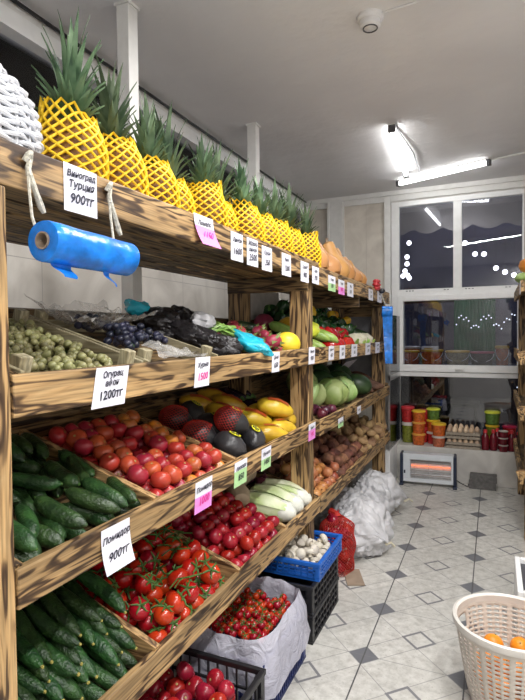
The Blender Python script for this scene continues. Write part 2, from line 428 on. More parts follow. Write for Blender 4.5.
# ---------------------------------------------------------------- room
XL, XR, YB, YF, ZC = -1.92, 1.25, 5.56, -1.3, 2.92
struct(sbox('floor', M['floor'], XL-.1, XR+.1, YF-.1, YB+.02, -.08, 0))
struct(sbox('ceiling', M['ceiling'], XL-.1, XR+.1, YF-.1, YB+.1, ZC, ZC+.1))
struct(sbox('wall_right', M['wall_plain'], XR, XR+.1, YF, YB, 0, ZC))
struct(sbox('wall_rear', M['wall_plain'], XL, XR, YF-.1, YF, 0, ZC))
# left wall: tiled below, window band above
ZW0, ZW1 = 1.93, 2.80
wl = struct(sbox('wall_left', M['wall_tile_left'], XL-.1, XL, YF, YB, 0, ZW0))
wl2 = struct(sbox('trim_1', M['white_paint'], XL-.1, XL+.01, YF, YB, ZW1, ZC))
w1 = MB()
for y in (-1.2, .4, 4.02, 4.5, 4.66, 5.0, 5.5): w1.box(XL-.08, XL+.02, y-.035, y+.035, ZW0, ZW1)
w1.box(XL-.08, XL+.03, YF, YB, ZW1-.03, ZW1+.05); w1.box(XL-.08, XL+.02, YF, YB, ZW0, ZW0+.05)
wn = w1.build('window_1', M['pvc'], None, False); struct(wn)
gl = sbox('window_pane', M['glass'], XL-.05, XL-.042, YF, YB, ZW0, ZW1, parent=wn)
bl = MB()
for i in range(12): bl.box(XL-.075, XL-.07, .1+i*.36, .1+i*.36+.35, ZW0, ZW1)
bl.build('blind_slat', plain('grey_blind', (.075,.08,.1), .6, var=.15, scale=3), wn, False)
cb = MB().tube([(XL+.03, YF+.1, ZC-.03), (XL+.03, 1.6, ZC-.025), (XL+.035, 3, ZC-.03), (XL+.03, YB-.1, ZC-.028)], .009, 6)
tag(cb.build('ceiling_cable', M['black_plastic']), 'black cable running along the top of the left wall under the ceiling', 'cable')
# back wall
ZT = 2.80
struct(sbox('wall_back', M['wall_panel_back'], XL, -1.0, YB, YB+.1, 0, ZC))
struct(sbox('wall_back.001', M['wall_plain'], .27, XR, YB, YB+.1, 0, ZC))
struct(sbox('wall_back.002', M['wall_plain'], -1.0, .27, YB, YB+.1, ZT, ZC))
struct(sbox('trim_2', M['white_paint'], XL, XR, YB-.05, YB, ZC-.045, ZC))
struct(sbox('trim_3', M['white_paint'], XL, XR, YB-.025, YB, ZC-.10, ZC-.045))
t4 = MB(); t4.box(-1.64, -1.50, YB-.07, YB, 0, ZC-.05); t4.box(-1.655, -1.635, YB-.08, YB, 0, ZC-.05); t4.box(-1.505, -1.485, YB-.08, YB, 0, ZC-.05)
struct(t4.build('trim_4', M['white_paint'], None, False))
struct(sbox('trim_5', M['white_paint'], -1.05, -.985, YB-.04, YB, 0, ZC-.05))
# window: two upper lights, a wide sash below them
fx0, fx1 = -.978, .262
w2 = MB(); y0, y1 = YB-.035, YB+.04
w2.box(fx0, -.90, y0, y1, 1.0, ZT); w2.box(.245, fx1, y0, y1, 1.0, ZT)
w2.box(-.90, .245, y0, y1, 2.75, ZT); w2.box(-.372, -.292, y0, y1, 1.895, 2.75)
w2.box(-.90, .245, y0, y1, 1.82, 1.895); w2.box(-.90, .245, y0, y1, 1.0, 1.045)
win = struct(w2.build('window_2', M['pvc'], None, False, .004))
sash = MB(); ys = YB-.055
sash.box(-.915, -.858, ys, y1, 1.05, 1.83); sash.box(.205, .25, ys, y1, 1.05, 1.83); sash.box(-.858, .205, ys, y1, 1.773, 1.83); sash.box(-.858, .205, ys, y1, 1.05, 1.12)
so = sash.build('opening_sash', M['pvc'], win, False, .004)
h = MB(); h.box(-.35, -.31, ys-.03, ys, 1.08, 1.095); h.box(-.35, -.26, ys-.04, ys-.025, 1.078, 1.097); h.build('handle', M['pvc'], so, False, .003)
sbox('pane', M['glass'], -.90, -.372, YB, YB+.006, 1.895, 2.75, parent=win)
sbox('pane', M['glass'], -.292, .245, YB, YB+.006, 1.895, 2.75, parent=win)
sbox('pane', M['glass'], -.858, .205, YB, YB+.006, 1.12, 1.773, parent=win)
vent = MB()
for x in (-.83, -.8, -.77, -.46, -.43, -.26, -.23, -.2, .1, .13): vent.box(x, x+.018, y0-.003, y0, 1.875, 1.882)
vent.build('drain_slot', M['grey_metal'], win, False)
w3 = MB(); w3.box(-.90, .262, YB-.005, YB+.005, .33, 1.0); lowp = struct(w3.build('window_3', M['glass_dark'], None, False))
sbox('frame_strip', M['light_metal'], -.905, -.89, YB-.03, YB+.02, .33, 1.0, parent=lowp)
# ledge under the window, side ledge with its glass
struct(sbox('trim_6', M['ledge'], -.885, .27, 5.285, YB, 0, .33, bevel=.006))
struct(sbox('trim_7', M['pvc'], -1.5, -.885, 4.90, YB, 0, .345, bevel=.006))
w4 = MB().box(-.896, -.89, 4.92, 5.5, .345, 1.62); sidep = struct(w4.build('window_4', M['glass_dark'], None, False))
b4 = MB(); b4.box(-.90, -.885, 4.905, 4.92, .345, 1.62); b4.box(-.90, -.885, 4.905, 5.5, 1.0, 1.05); b4.build('frame_strip', M['light_metal'], sidep, False)

# ---------------------------------------------------------------- outside the window
struct(sbox('ground', M['street'], -6, 6, YB+.1, 12, -.1, 0))
struct(sbox('wall_far', M['night_wall'], -6, 6, 9.0, 9.1, 0, 5))
aw = MB(); v = []; f = []
nA = 96; x0, x1 = -3.2, 3.0
for i in range(nA+1):
    x = x0+(x1-x0)*i/nA; ph = ((x-.12)/.34) % 1.; sc = .07*abs(math.sin(math.pi*ph))
    v += [(x, 6.2, 3.15), (x, 6.5, 2.90), (x, 6.52+.015*math.sin(x*9), 2.70-sc)]
for i in range(nA):
    for j in range(2): f.append((i*3+j, i*3+3+j, i*3+4+j, i*3+1+j))
awn = thing('awning', 'beige scalloped awning hanging outside above the window', 'awning', (0,6.4,2.9))
aw.add([(a, b-6.4, c-2.9) for a, b, c in v], f).build('valance', M['awning'], awn)
pp = MB()
for i in range(7): pp.box(-2.2+i*.62, -2.2+i*.62+.3, -.1, -.07, .03, .075)
pp.box(-3.2, 3, -.06, -.03, .08, .11); pp.build('mounting_rail', M['light_metal'], awn, False)
bulb = None
bl = [(-1.012,2.617),(-1.038,2.437),(-1.038,2.347),(-1.064,2.257),(-1.09,2.193),(-1.01,2.163),(-1.03,2.2),(-.216,2.418),(-.113,2.41),(.022,2.23),(.122,2.176),(.221,2.134),(-.332,2.563)]
for i, (x, z) in enumerate(bl):
    left = x < -.9
    lab = 'round glowing bulb of the cluster outside the left upper pane' if left else 'round glowing bulb of the row outside the right upper pane'
    g = 'bulbs outside the left pane' if left else 'bulbs outside the right pane'
    if bulb is None:
        bulb = MB().ball(.03, .03, .03, n=10, k=7).build('light_bulb', M['bulb'])
        MB().tube([(0,0,.02), (0,0,.05)], .009, 6).build('socket', M['black_plastic'], bulb)
        MB().tube([(0,0,.05), (0,0,.5)], .002, 4).build('wire', M['black_plastic'], bulb)
        tag(bulb, lab, 'bulb', g); bulb.location = (x, 7.0, z)
    else: dup(bulb, pose((x, 7.0, z)), lab, g)
gc = MB(); v = []; f = []
for i in range(41):
    x = -.50+.52*i/40
    for z in (1.08, 2.05): v.append((x, 7.6+.02*math.sin(i*1.6), z))
for i in range(40): f.append((2*i, 2*i+2, 2*i+3, 2*i+1))
tag(gc.add(v, f).build('green_curtain', M['green_cloth']), 'dark green hanging cloth outside behind the lower window sash', 'curtain')
fl = thing('fairy_lights', 'string of tiny white lights hanging in front of the green cloth', 'string lights', (.0,7.3,1.43))
pts = []
for i in range(26):
    t = i/25; pts.append((-.45+.75*t, 0, .12+.07*math.sin(t*16)+(.05 if i % 3 else 0)))
for i in range(16): pts.append((.30+.03*math.sin(i*1.7), -.05, .3-.07*i))
MB().tube([(p[0], p[1]+.01, p[2]+.005) for p in pts], .0025, 4).build('wire', M['black_plastic'], fl)
q = MB()
for p in pts: q.ball(.009, .009, .009, p, 6, 5)
q.build('bulb', M['fairy'], fl)
shelf = thing('outside_shelf', 'dark board outside the sash carrying the lidded pails', 'shelf', (-.35, 5.78, 1.11))
sbox('board', M['steel_dark'], -.75, .7, -.12, .36, -.03, 0, parent=shelf)
lg = MB(); [lg.box(x-.02, x+.02, -.02, .02, -1.11, -.03) for x in (-.7, .65)]; lg.build('leg', M['steel_dark'], shelf, False)
def pail(name, r, h, body, lid, label, group=None, loc=(0,0,0), taper=.85, handle=False, cat='tub', n=20, dome=.0, rectangular=False):
    t = thing(name, label, cat, loc, group)
    MB().lathe([(r*taper*.96, 0), (r*taper, .004), (r*.97, h*.86), (r*.99, h*.9)], n).build('body', M[body], t)
    MB().lathe([(r*1.0, h*.86), (r*1.06, h*.875), (r*1.06, h*.97), (r*.98, h), (r*.8, h+dome), (.01, h+dome)], n).build('lid', M[lid], t)
    if handle:
        MB().tube([(-r*1.0*math.cos(a), -r*.35-.5*r*math.sin(a), h*.8-h*.55*math.sin(a)) for a in [math.pi*i/12 for i in range(13)]], .0035, 6).build('handle', M['pvc'], t)
    return t
for x0, x1, b, l, h, lab in ((-.90,-.73,'tub_coral','lid_yellow',.15,'yellow-lidded pail of coral salad, nearest the left of the sash'), (-.71,-.49,'tub_orange','lid_yellow',.16,'wide orange pail with yellow lid and white box on top, outside the sash'),
                             (-.46,-.23,'tub_pale','lid_yellow',.15,'beige pail with yellow lid and wire handle, outside the sash'), (-.22,0,'tub_dark','lid_pink',.14,'dark pail with pinkish lid, outside the sash'), (.015,.14,'tub_orange','lid_yellow',.20,'small raised orange pail with yellow lid, outside the sash')):
    pail('lidded_pail', (x1-x0)/2, h, b, l, lab, None, ((x0+x1)/2, 5.78, 1.11), .9, True, 'pail')
wb = thing('white_box', 'small white box lying on the wide orange pail lid', 'box', (-.617, 5.78, 1.27)); sbox('carton', M['pvc'], -.085, .085, -.05, .05, 0, .035, parent=wb, bevel=.004)
sbox('label_strip', M['lid_yellow'], -.06, .03, -.0515, -.05, .006, .016, parent=wb)
pail('lidded_pail', .09, .19, 'tub_coral', 'lid_clear', 'coral pail with clear lid behind the leftmost pail', None, (-.84, 6.0, 1.11), .9, False, 'pail')
st = thing('stool', 'dark metal stool standing outside behind the lower glass', 'stool', (-.35, 6.6, 0))
sbox('seat', M['steel_dark'], -.2, .2, -.18, .18, .58, .62, parent=st)
for sx in (-1, 1):
    for sy in (-1, 1): MB().tube([(sx*.2, sy*.18, 0), (sx*.15, sy*.14, .58)], .014, 6).build('leg', M['steel_dark'], st)
sbox('stretcher', M['steel_dark'], -.18, .18, -.17, -.15, .25, .27, parent=st)
dr = thing('parked_counter', 'dark stall counter standing in the street outside', 'counter', (-1.0, 8, 0))
sbox('counter_top', M['dark_x'], -.9, .5, -.3, .3, .95, 1.0, parent=dr); sbox('counter_front', M['steel_dark'], -.88, .48, -.28, -.26, 0, .95, parent=dr)
sbox('canopy', M['dark_x'], -.9, .5, -.4, .3, 1.9, 2.0, parent=dr)
pv = thing('paper_stack', 'pale flattened cartons lying on the pavement outside', 'cartons', (-.15, 6.2, 0)); sbox('sheet', M['wall_plain'], -.25, .2, -.15, .2, 0, .02, parent=pv); sbox('sheet', M['wall_plain'], .1, .5, -.1, .3, .02, .04, parent=pv)

# ---------------------------------------------------------------- ceiling fittings
def batten(p0, p1, label):
    p0, p1 = Vector(p0), Vector(p1); d = p1-p0; L = d.length
    t = thing('led_batten', label, 'ceiling light', p0, 'led battens on the ceiling', (0, 0, math.atan2(d.y, d.x)))
    sbox('housing', M['white_paint'], 0, L, -.024, .024, -.012, 0, parent=t, bevel=.003)
    MB().tube([(.03, 0, -.032), (L-.03, 0, -.032)], .017, 12).build('tube', M['led'], t)
    for a, b in ((0, .03), (L-.03, L)): sbox('end_cap', M['grey_metal'], a, b, -.026, .026, -.056, -.006, parent=t, bevel=.003)
    return t
batten((-.66, 3.75, ZC), (-.735, 4.92, ZC), 'bright ceiling LED batten pointing towards the window wall')
batten((-.86, 5.18, ZC), (-.03, 4.86, ZC), 'bright ceiling LED batten running across above the window')
cw = MB().tube([(-.02, 4.86, ZC-.012), (.2, 4.8, ZC-.012), (.7, 4.65, ZC-.012)], .008, 6)
tag(cw.build('lamp_cable', M['white_paint']), 'white cable on the ceiling leading right from the crosswise batten', 'cable')
cw2 = MB().tube([(-.64, 3.78, ZC-.008), (-.60, 4.4, ZC-.01), (-.62, 5.0, ZC-.008)], .005, 6)
tag(cw2.build('lamp_cable', M['grey_metal']), 'thin cable on the ceiling beside the lengthwise batten', 'cable')
sd = thing('smoke_detector', 'round white smoke detector on the ceiling', 'smoke detector', (-.53, 2.46, ZC))
MB().lathe([(.062,0),(.062,-.012),(.055,-.02),(.052,-.022)], 28).build('base', M['detector'], sd)
MB().lathe([(.05,-.022),(.048,-.045),(.04,-.052),(.005,-.053)], 28).build('dome', M['detector'], sd)
MB().lathe([(.035,-.052),(.035,-.056),(.03,-.056),(.03,-.052)], 20, cap=False).build('vent_ring', M['grey_metal'], sd)
cw3 = MB().tube([(-.475, 2.45, ZC-.004), (-.44, 2.442, ZC-.006), (-.255, 2.43, ZC-.005), (.3, 2.40, ZC-.005)], .006, 6)
tag(cw3.build('detector_cable', M['detector']), 'white cable on the ceiling leaving the smoke detector', 'cable')
for i, (x, y) in enumerate(((-1.5, 1.92), (-1.55, 3.36))):
    t = thing('steel_pole', ('nearer' if i == 0 else 'farther')+' white square pole rising behind the pineapples to the ceiling', 'pole', (x, y, 0))
    sbox('shaft', M['white_paint'], -.033, .033, -.033, .033, 0, ZC-.012, parent=t, bevel=.003)
    sbox('top_plate', M['white_paint'], -.04, .04, -.04, .04, ZC-.012, ZC, parent=t)
t = thing('bent_pipe', 'white bent pipe hooked out from the farther white pole', 'pipe', (-1.5, 3.3, 0))
MB().tube([(-.02,.04,2.2),(.03,-.2,2.26),(.1,-.28,2.31),(.1,-.16,2.33),(.1,-.02,2.31),(.1,.04,2.24),(.1,.06,2.1)], .018, 8).build('tube', M['pvc'], t)

# ---------------------------------------------------------------- produce rack
XF = -.862
rack = thing('produce_rack', 'long burnt-pine rack of sloping produce trays along the left wall', 'rack', (0, 0, 0))
for y in (.688, 2.63, 4.66):
    xo = 0 if y < 1 else -.03
    sbox('post', M['burnt_z'], XF-.10+xo, XF+.002+xo, y-(.033 if y < 1 else .045), y+(.036 if y < 1 else .04), 0, 1.74, parent=rack, bevel=.004)
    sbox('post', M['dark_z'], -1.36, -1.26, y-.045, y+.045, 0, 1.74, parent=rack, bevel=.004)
    sbox('crossbeam', M['dark_x'], -1.36, -.887, y-.05, y-.02, 1.675, 1.755, parent=rack, bevel=.004)
sbox('crossbeam', M['dark_x'], -1.36, -.887, 4.70, 4.72, 1.60, 1.70, parent=rack)
sbox('crossbeam', M['dark_x'], -1.36, -.887, 3.7, 3.73, 1.64, 1.755, parent=rack)
BAYS = ((.728, 2.70), (2.70, 4.78))
for bi, (a, b) in enumerate(BAYS):
    a0 = .2 if bi == 0 else a
    sbox('front_board', M['burnt_y'], XF-.025, XF, a0, b-.004, 1.742-.03*bi, 1.832-.02*bi, parent=rack, bevel=.004)
    for i in range(5):
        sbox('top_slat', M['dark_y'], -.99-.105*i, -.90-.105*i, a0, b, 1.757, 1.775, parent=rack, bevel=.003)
    sbox('rear_board', M['dark_y'], -1.45, -1.425, a0, b, 1.757, 1.80, parent=rack)
LEV = {1: dict(top=1.375, bot=1.288, th=R(17)), 2: dict(top=.985, bot=.903, th=R(17)), 3: dict(top=.558, bot=.478, th=R(19))}
def tp(row, s, y, n=0.):
    """a point in a tray: s up the slope from the front board, n off its floor"""
    L = LEV[row]; th = L['th']
    return Vector((XF-.03-s*math.cos(th)+n*math.sin(th), y, L['bot']+.022+s*math.sin(th)+n*math.cos(th)))
def tmat(row, s, y, n, eul=(0,0,0), sc=1.):
    """item frame: local X points down the slope to the front, Z off the floor"""
    th = LEV[row]['th']
    B = Euler((0, th, 0)).to_matrix()      # local x -> forward and down
    return Matrix.Translation(tp(row, s, y, n)) @ B.to_4x4() @ Euler(eul).to_matrix().to_4x4() @ Matrix.Scale(sc, 4)
DEP = .54
for row in (1, 2, 3):
    L = LEV[row]; th = L['th']
    for bi, (a, b) in enumerate(BAYS):
        dz = -.012*bi if row > 1 else 0
        sbox('front_board', M['burnt_y'], XF-.025, XF, a+.003, b-.004, L['bot']+dz, L['top']+dz, parent=rack, bevel=.004)
        T = Matrix.Translation(tp(row, 0, 0, -.012)) @ Euler((0, th, 0)).to_matrix().to_4x4()
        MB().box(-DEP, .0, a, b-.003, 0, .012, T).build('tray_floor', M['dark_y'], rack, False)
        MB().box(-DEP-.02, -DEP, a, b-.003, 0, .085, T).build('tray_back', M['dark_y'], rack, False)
        divs = {(1,0): (a,), (2,0): (a, 1.208, 1.704), (3,0): (a, 1.201, 1.727, 2.2, b-.025), (1,1): (b-.025,), (2,1): (b-.025,), (3,1): (b-.025,)}[(row, bi)]
        for y in divs:
            if y == a: y += .012
            MB().box(-DEP, .0, y-.011, y+.011, .012, .082, T).build('divider', M['pale_x'] if y > a+.03 and y < b-.03 else M['dark_x'], rack, False)
sbox('back_panel', plain('white_board', (.62,.6,.57), .5), -1.42, -1.405, 2.75, 3.45, 1.48, 1.74, parent=rack)
for a, b in BAYS: sbox('rear_boarding', M['dark_y'], -1.47, -1.455, a, b, .45, 1.46, parent=rack)
sbox('back_panel', plain('grey_sheet', (.24,.24,.26), .25), -1.40, -.92, 4.755, 4.775, 1.30, 1.66, parent=rack)
sbox('back_panel', plain('grey_sheet_low', (.3,.3,.32), .4), -1.40, -.95, 4.755, 4.775, .98, 1.26, parent=rack)

# price tags -------------------------------------------------------
TF = None
def ptag(y0, y1, z0, z1, lines, label, ink='ink', paper='paper', x=XF+.0012, curl=.0, skew=0., pink_from=None, sizes=None):
    w, h = y1-y0, z1-z0; yc = (y0+y1)/2
    t = thing('price_tag', label, 'price tag', (x, yc, z0), 'handwritten price tags')
    v = []; f = []; nU, nV = 2, 8
    def P(u, k): # u 0..1 in y, k 0..1 from top down
        c = curl*k*k
        return (c*.8+.0005, (u-.5)*w+skew*(k-.5)*h+curl*.5*k*k, h*(1-k))
    for j in range(nV+1):
        for i in range(nU+1): v.append(P(i/nU, j/nV))
    half = []
    for j in range(nV):
        for i in range(nU): f.append((j*3+i, (j+1)*3+i, (j+1)*3+i+1, j*3+i+1))
    if pink_from is None:
        o = MB().add(v, f).build('sheet', M[paper], t)
    else:
        kk = int(pink_from*nV)
        o = MB().add(v, f[:kk*nU]).build('sheet', M['paper'], t)
        MB().add(v, f[kk*nU:]).build('coloured_half', M[paper], t)
    k = len(lines)
    for i, s in enumerate(lines):
        cu = bpy.data.curves.new('handwriting', 'FONT'); cu.body = s; cu.align_x = 'CENTER'; cu.align_y = 'CENTER'; cu.shear = .25
        last = (i == k-1)
        cu.size = h*(.34 if last else .22) if sizes is None else h*sizes[i]
        cu.size = min(cu.size, w*1.5/max(3, len(s)))
        cu.resolution_u = 2; cu.offset = .0006
        cu.materials.append(M[ink if last else 'ink'])
        tmp = bpy.data.objects.new('tmp', cu); col.objects.link(tmp)
        me = bpy.data.meshes.new_from_object(tmp.evaluated_get(bpy.context.evaluated_depsgraph_get())); bpy.data.objects.remove(tmp)
        to = bpy.data.objects.new('handwriting', me); col.objects.link(to); to.parent = t
        kp = {1: [.5], 2: [.26, .66], 3: [.18, .4, .7]}[k][i]
        p = P(.5, kp); to.location = (p[0]+.0022, p[1], p[2]); to.rotation_euler = (R(90), R(-3), R(90))
    return t
ptag(.873,.977,1.727,1.832, ['Виноград','Турция','900тг'], 'largest white tag on the top board, reading 900тг beside the blue roll')
ptag(1.413,1.535,1.737,1.834, ['Помело','1150'], 'curled white and pink tag reading 1150 on the top board', 'pink_ink', 'pink_paper', curl=.03, pink_from=.45)
ptag(1.664,1.762,1.719,1.821, ['Лимон','1600'], 'white tag reading 1600, first after the curled pink tag on the top board')
ptag(1.796,1.898,1.716,1.821, ['Яблоко','лимон','2500'], 'white tag reading 2500 on the top board')
ptag(1.936,2.041,1.712,1.811, ['Груша','250'], 'white tag reading 250 on the top board')
ptag(2.154,2.267,1.713,1.812, ['Киви','1200'], 'white tag reading 1200 under the ninth pineapple on the top board')
ptag(2.40,2.52,1.707,1.807, ['Гранат','900'], 'white tag reading 900 under the last pineapple')
ptag(2.575,2.69,1.712,1.802, ['Айва','750'], 'white tag reading 750 over the board joint of the top shelf')
ptag(2.86,3.01,1.695,1.784, ['Тыква','350'], 'tag reading 350 with a pale green lower half below the first squash', 'ink', 'green_paper', pink_from=.6)
ptag(3.07,3.215,1.69,1.779, ['Тыква','400'], 'tag reading 400 with a pink lower half below the squashes', 'pink_ink', 'pink_paper', pink_from=.6)
ptag(3.28,3.44,1.69,1.78, ['Мёд','500'], 'white tag reading 500 below the middle squash')
ptag(3.90,4.06,1.70,1.785, ['Лук','180'], 'white tag reading 180 near the far end of the top board')
ptag(4.22,4.40,1.70,1.79, ['Перец','700'], 'white tag reading 700 at the far end of the top board')
ptag(.954,1.074,1.277,1.373, ['Огурец','афон','1200тг'], 'white tag reading 1200тг on the upper tray board', skew=-.22)
ptag(1.407,1.50,1.283,1.378, ['Хурма','1500'], 'white tag with pink 1500 on the upper tray board', 'pink_ink', skew=-.12)
ptag(2.03,2.115,1.286,1.372, ['Дыня','650'], 'white tag reading 650 beside the turquoise bag on the upper tray board', skew=-.1)
ptag(2.51,2.61,1.293,1.381, ['Лимон','900'], 'white tag on the upper tray board in front of the middle post', skew=-.1)
ptag(2.86,2.97,1.296,1.377, ['Кабачки','450'], 'white tag reading 450 below the pale courgettes', skew=-.1)
ptag(3.09,3.22,1.292,1.376, ['Перец','800'], 'white tag reading 800 below the red peppers', skew=-.1)
ptag(3.38,3.54,1.292,1.376, ['Болгар','850'], 'white tag reading 850 farther along the red peppers', skew=-.1)
ptag(3.79,3.96,1.288,1.376, ['Брокколи','1300'], 'white tag reading 1300 below the cauliflower', skew=-.1)
ptag(4.14,4.31,1.288,1.375, ['Цветная','950'], 'white tag reading 950, farthest on the upper tray board', skew=-.1)
ptag(.964,1.071,.872,.98, ['Помидор','900тг'], 'white tag reading 900тг on the middle tray board between cucumbers and tomatoes', curl=.02, skew=-.1)
ptag(1.397,1.505,.881,.98, ['Помидор','1000'], 'tag with pink lower half reading 1000 on the middle tray board', 'pink_ink', 'pink_paper', pink_from=.5, skew=-.1)
ptag(1.67,1.775,.889,.98, ['Авокадо','850'], 'tag with yellow-green lower half on the middle tray board', 'ink', 'green_paper', pink_from=.45, skew=-.1)
ptag(1.91,2.01,.892,.98, ['Помело','1450'], 'tag with green lower half reading 1450 below the black wrapped fruit', 'ink', 'green_paper', pink_from=.5, skew=-.1)
ptag(2.50,2.61,.90,.985, ['Манго','990'], 'small tag with pink lower half at the post end of the middle tray board', 'pink_ink', 'pink_paper', pink_from=.45, skew=-.1)
ptag(3.05,3.17,.872,.93, ['Лук 250'], 'small pale tag below the cabbages on the far middle board', 'ink', 'green_paper', pink_from=.5)
ptag(3.53,3.64,.888,.94, ['Батат'], 'tiny pale tag farthest along the middle tray board')

# ---------------------------------------------------------------- blue bag rolls and ropes
def rope_loop(name, label, x, y, z0, z1, group):
    t = thing(name, label, 'rope', (x, y, z0), group)
    h = z1-z0
    MB().tube([(0,0,h),(.006,.004,h+.012),(.004,.012,h+.02),(-.002,.016,h+.008),(.004,.006,h-.012),(.008,.004,h-.03)], .006, 7).build('knot', M['rope'], t)
    MB().tube([(.006,.003,h-.02),(.012,.0,h*.6),(.022,-.004,h*.3),(.04,-.002,0)], .0032, 6).build('strand', M['rope'], t)
    MB().tube([(.006,.005,h-.02),(.014,.015,h*.62),(.010,.03,h*.48),(.012,.036,h*.4)], [.006,.006,.0075,.005], 7).build('frayed_tail', M['rope'], t)
    return t
ropeg = 'ropes holding the near blue roll'
rope_loop('hanging_rope', 'pale knotted rope at the near end of the blue bag roll', -.856, .765, 1.637, 1.80, None)
rope_loop('hanging_rope', 'pale knotted rope at the far end of the blue bag roll', -.856, 1.005, 1.63, 1.80, None)
def roll(label, p0, p1, r, strip):
    p0, p1 = Vector(p0), Vector(p1); d = p1-p0; L = d.length
    t = thing('bag_roll', label, 'bag roll', p0)
    t.rotation_euler = d.to_track_quat('X', 'Z').to_euler()
    def rr(p, w, k): # slight squash and telescoped end
        q = 1+.02*math.sin(3*w)+.015*math.sin(k*20+w)
        return (p.z, p.x*q, p.y*q)
    prof = [(r*.42, 0), (r*.7, -.002), (r*.97, .0), (r, .006)]+[(r*(1-.04*i/8), L*i/8) for i in range(1, 9)]+[(r*.9, L+.004), (r*.42, L)]
    MB().lathe(prof, 28, None, rr, False).build('film_roll', M['blue_film'], t)
    MB().lathe([(r*.42, -.004), (r*.42, L+.004), (r*.35, L+.004), (r*.35, -.004), (r*.42, -.004)], 20, None, lambda p, w, k: (p.z, p.x, p.y), False).build('cardboard_core', M['cardboard'], t)
    for (x0, x1, y, l) in strip:
        v = []; f = []; n = 8
        for j in range(n+1):
            k = j/n
            for i in range(3):
                v.append((x0+(x1-x0)*i/2*(1-.25*k)+.02*k, y+.012*math.sin(k*5)+.006*i*k, -r*.8-l*k))
        for j in range(n):
            for i in range(2): f.append((j*3+i, j*3+i+1, j*3+4+i, j*3+3+i))
        o = MB().add(v, f).build('loose_film', M['blue_film'], t)
    return t
roll('blue roll of thin bags hanging from ropes under the top board, near end', (-.80,.755,1.636), (-.80,1.005,1.632), .041, ((.012,.075,-.012,.035), (.16,.185,-.015,.04)))
roll('small blue roll with a long hanging strip at the far rack end', (-.855,4.38,1.63), (-.775,4.40,1.63), .045, ((.005,.085,-.01,.40),))
t = thing('hanging_rope', 'thin rope holding the small far blue roll', 'rope', (-.86,4.40,1.625)); MB().tube([(0,0,.15),(.03,0,.06),(.05,0,0)], .004, 6).build('strand', M['rope'], t)
MB().tube([(0,0,.15),(.004,.01,.165),(-.004,.015,.15)], .006, 6).build('knot', M['rope'], t)
t = thing('flower_ornament', 'small red and black artificial flower pinned at the far top board end', 'ornament', (-.855, 4.2, 1.815))
for i in range(6):
    a = i*math.pi/3; MB().ball(.028,.028,.018,(.0, .035*math.cos(a)-.03, .03*math.sin(a)+.02), 8, 6).build('petal', M['lid_red'], t)
MB().ball(.03,.03,.022,(.01,.12,-.02),8,6).build('heart', M['black_plastic'], t)
t['group'] = 'ornaments'; del t['group']

# ---------------------------------------------------------------- top shelf: wicker basket, pineapples, squashes
ZS = 1.775
bk = thing('wicker_basket', 'white woven wicker basket at the near end of the top shelf', 'basket', (-1.0, .765, ZS))
def brad(z):
    pts = [(0,.098),(.04,.118),(.09,.128),(.14,.124),(.175,.112),(.205,.092),(.23,.062),(.24,.045)]
    for (z0, r0), (z1, r1) in zip(pts, pts[1:]):
        if z <= z1: return r0+(r1-r0)*(z-z0)/(z1-z0)
    return .045
MB().lathe([(.085,0),(.085,.012)], 24).build('base', M['wicker'], bk)
for i in range(22):
    a = 2*math.pi*i/22
    MB().tube([(brad(z)*math.cos(a), brad(z)*math.sin(a), z) for z in [.01+.225*j/10 for j in range(11)]], .0032, 5).build('stake', M['wicker'], bk)
for k in range(20):
    z = .012+k*.0112; pts = []
    for i in range(89):
        a = 2*math.pi*i/88; r = brad(z)+.005*math.cos(a*11+(k % 2)*math.pi)
        pts.append((r*math.cos(a), r*math.sin(a), z+.002*math.sin(a*11)))
    MB().tube(pts, .0048, 6, False).build('strand', M['wicker'], bk)
pts = []
for i in range(73):
    a = 2*math.pi*i/72; pts.append((brad(.235)*math.cos(a), brad(.235)*math.sin(a), .234+.005*math.sin(a*18)))
MB().tube(pts, .011, 8, False).build('rim', M['wicker'], bk)

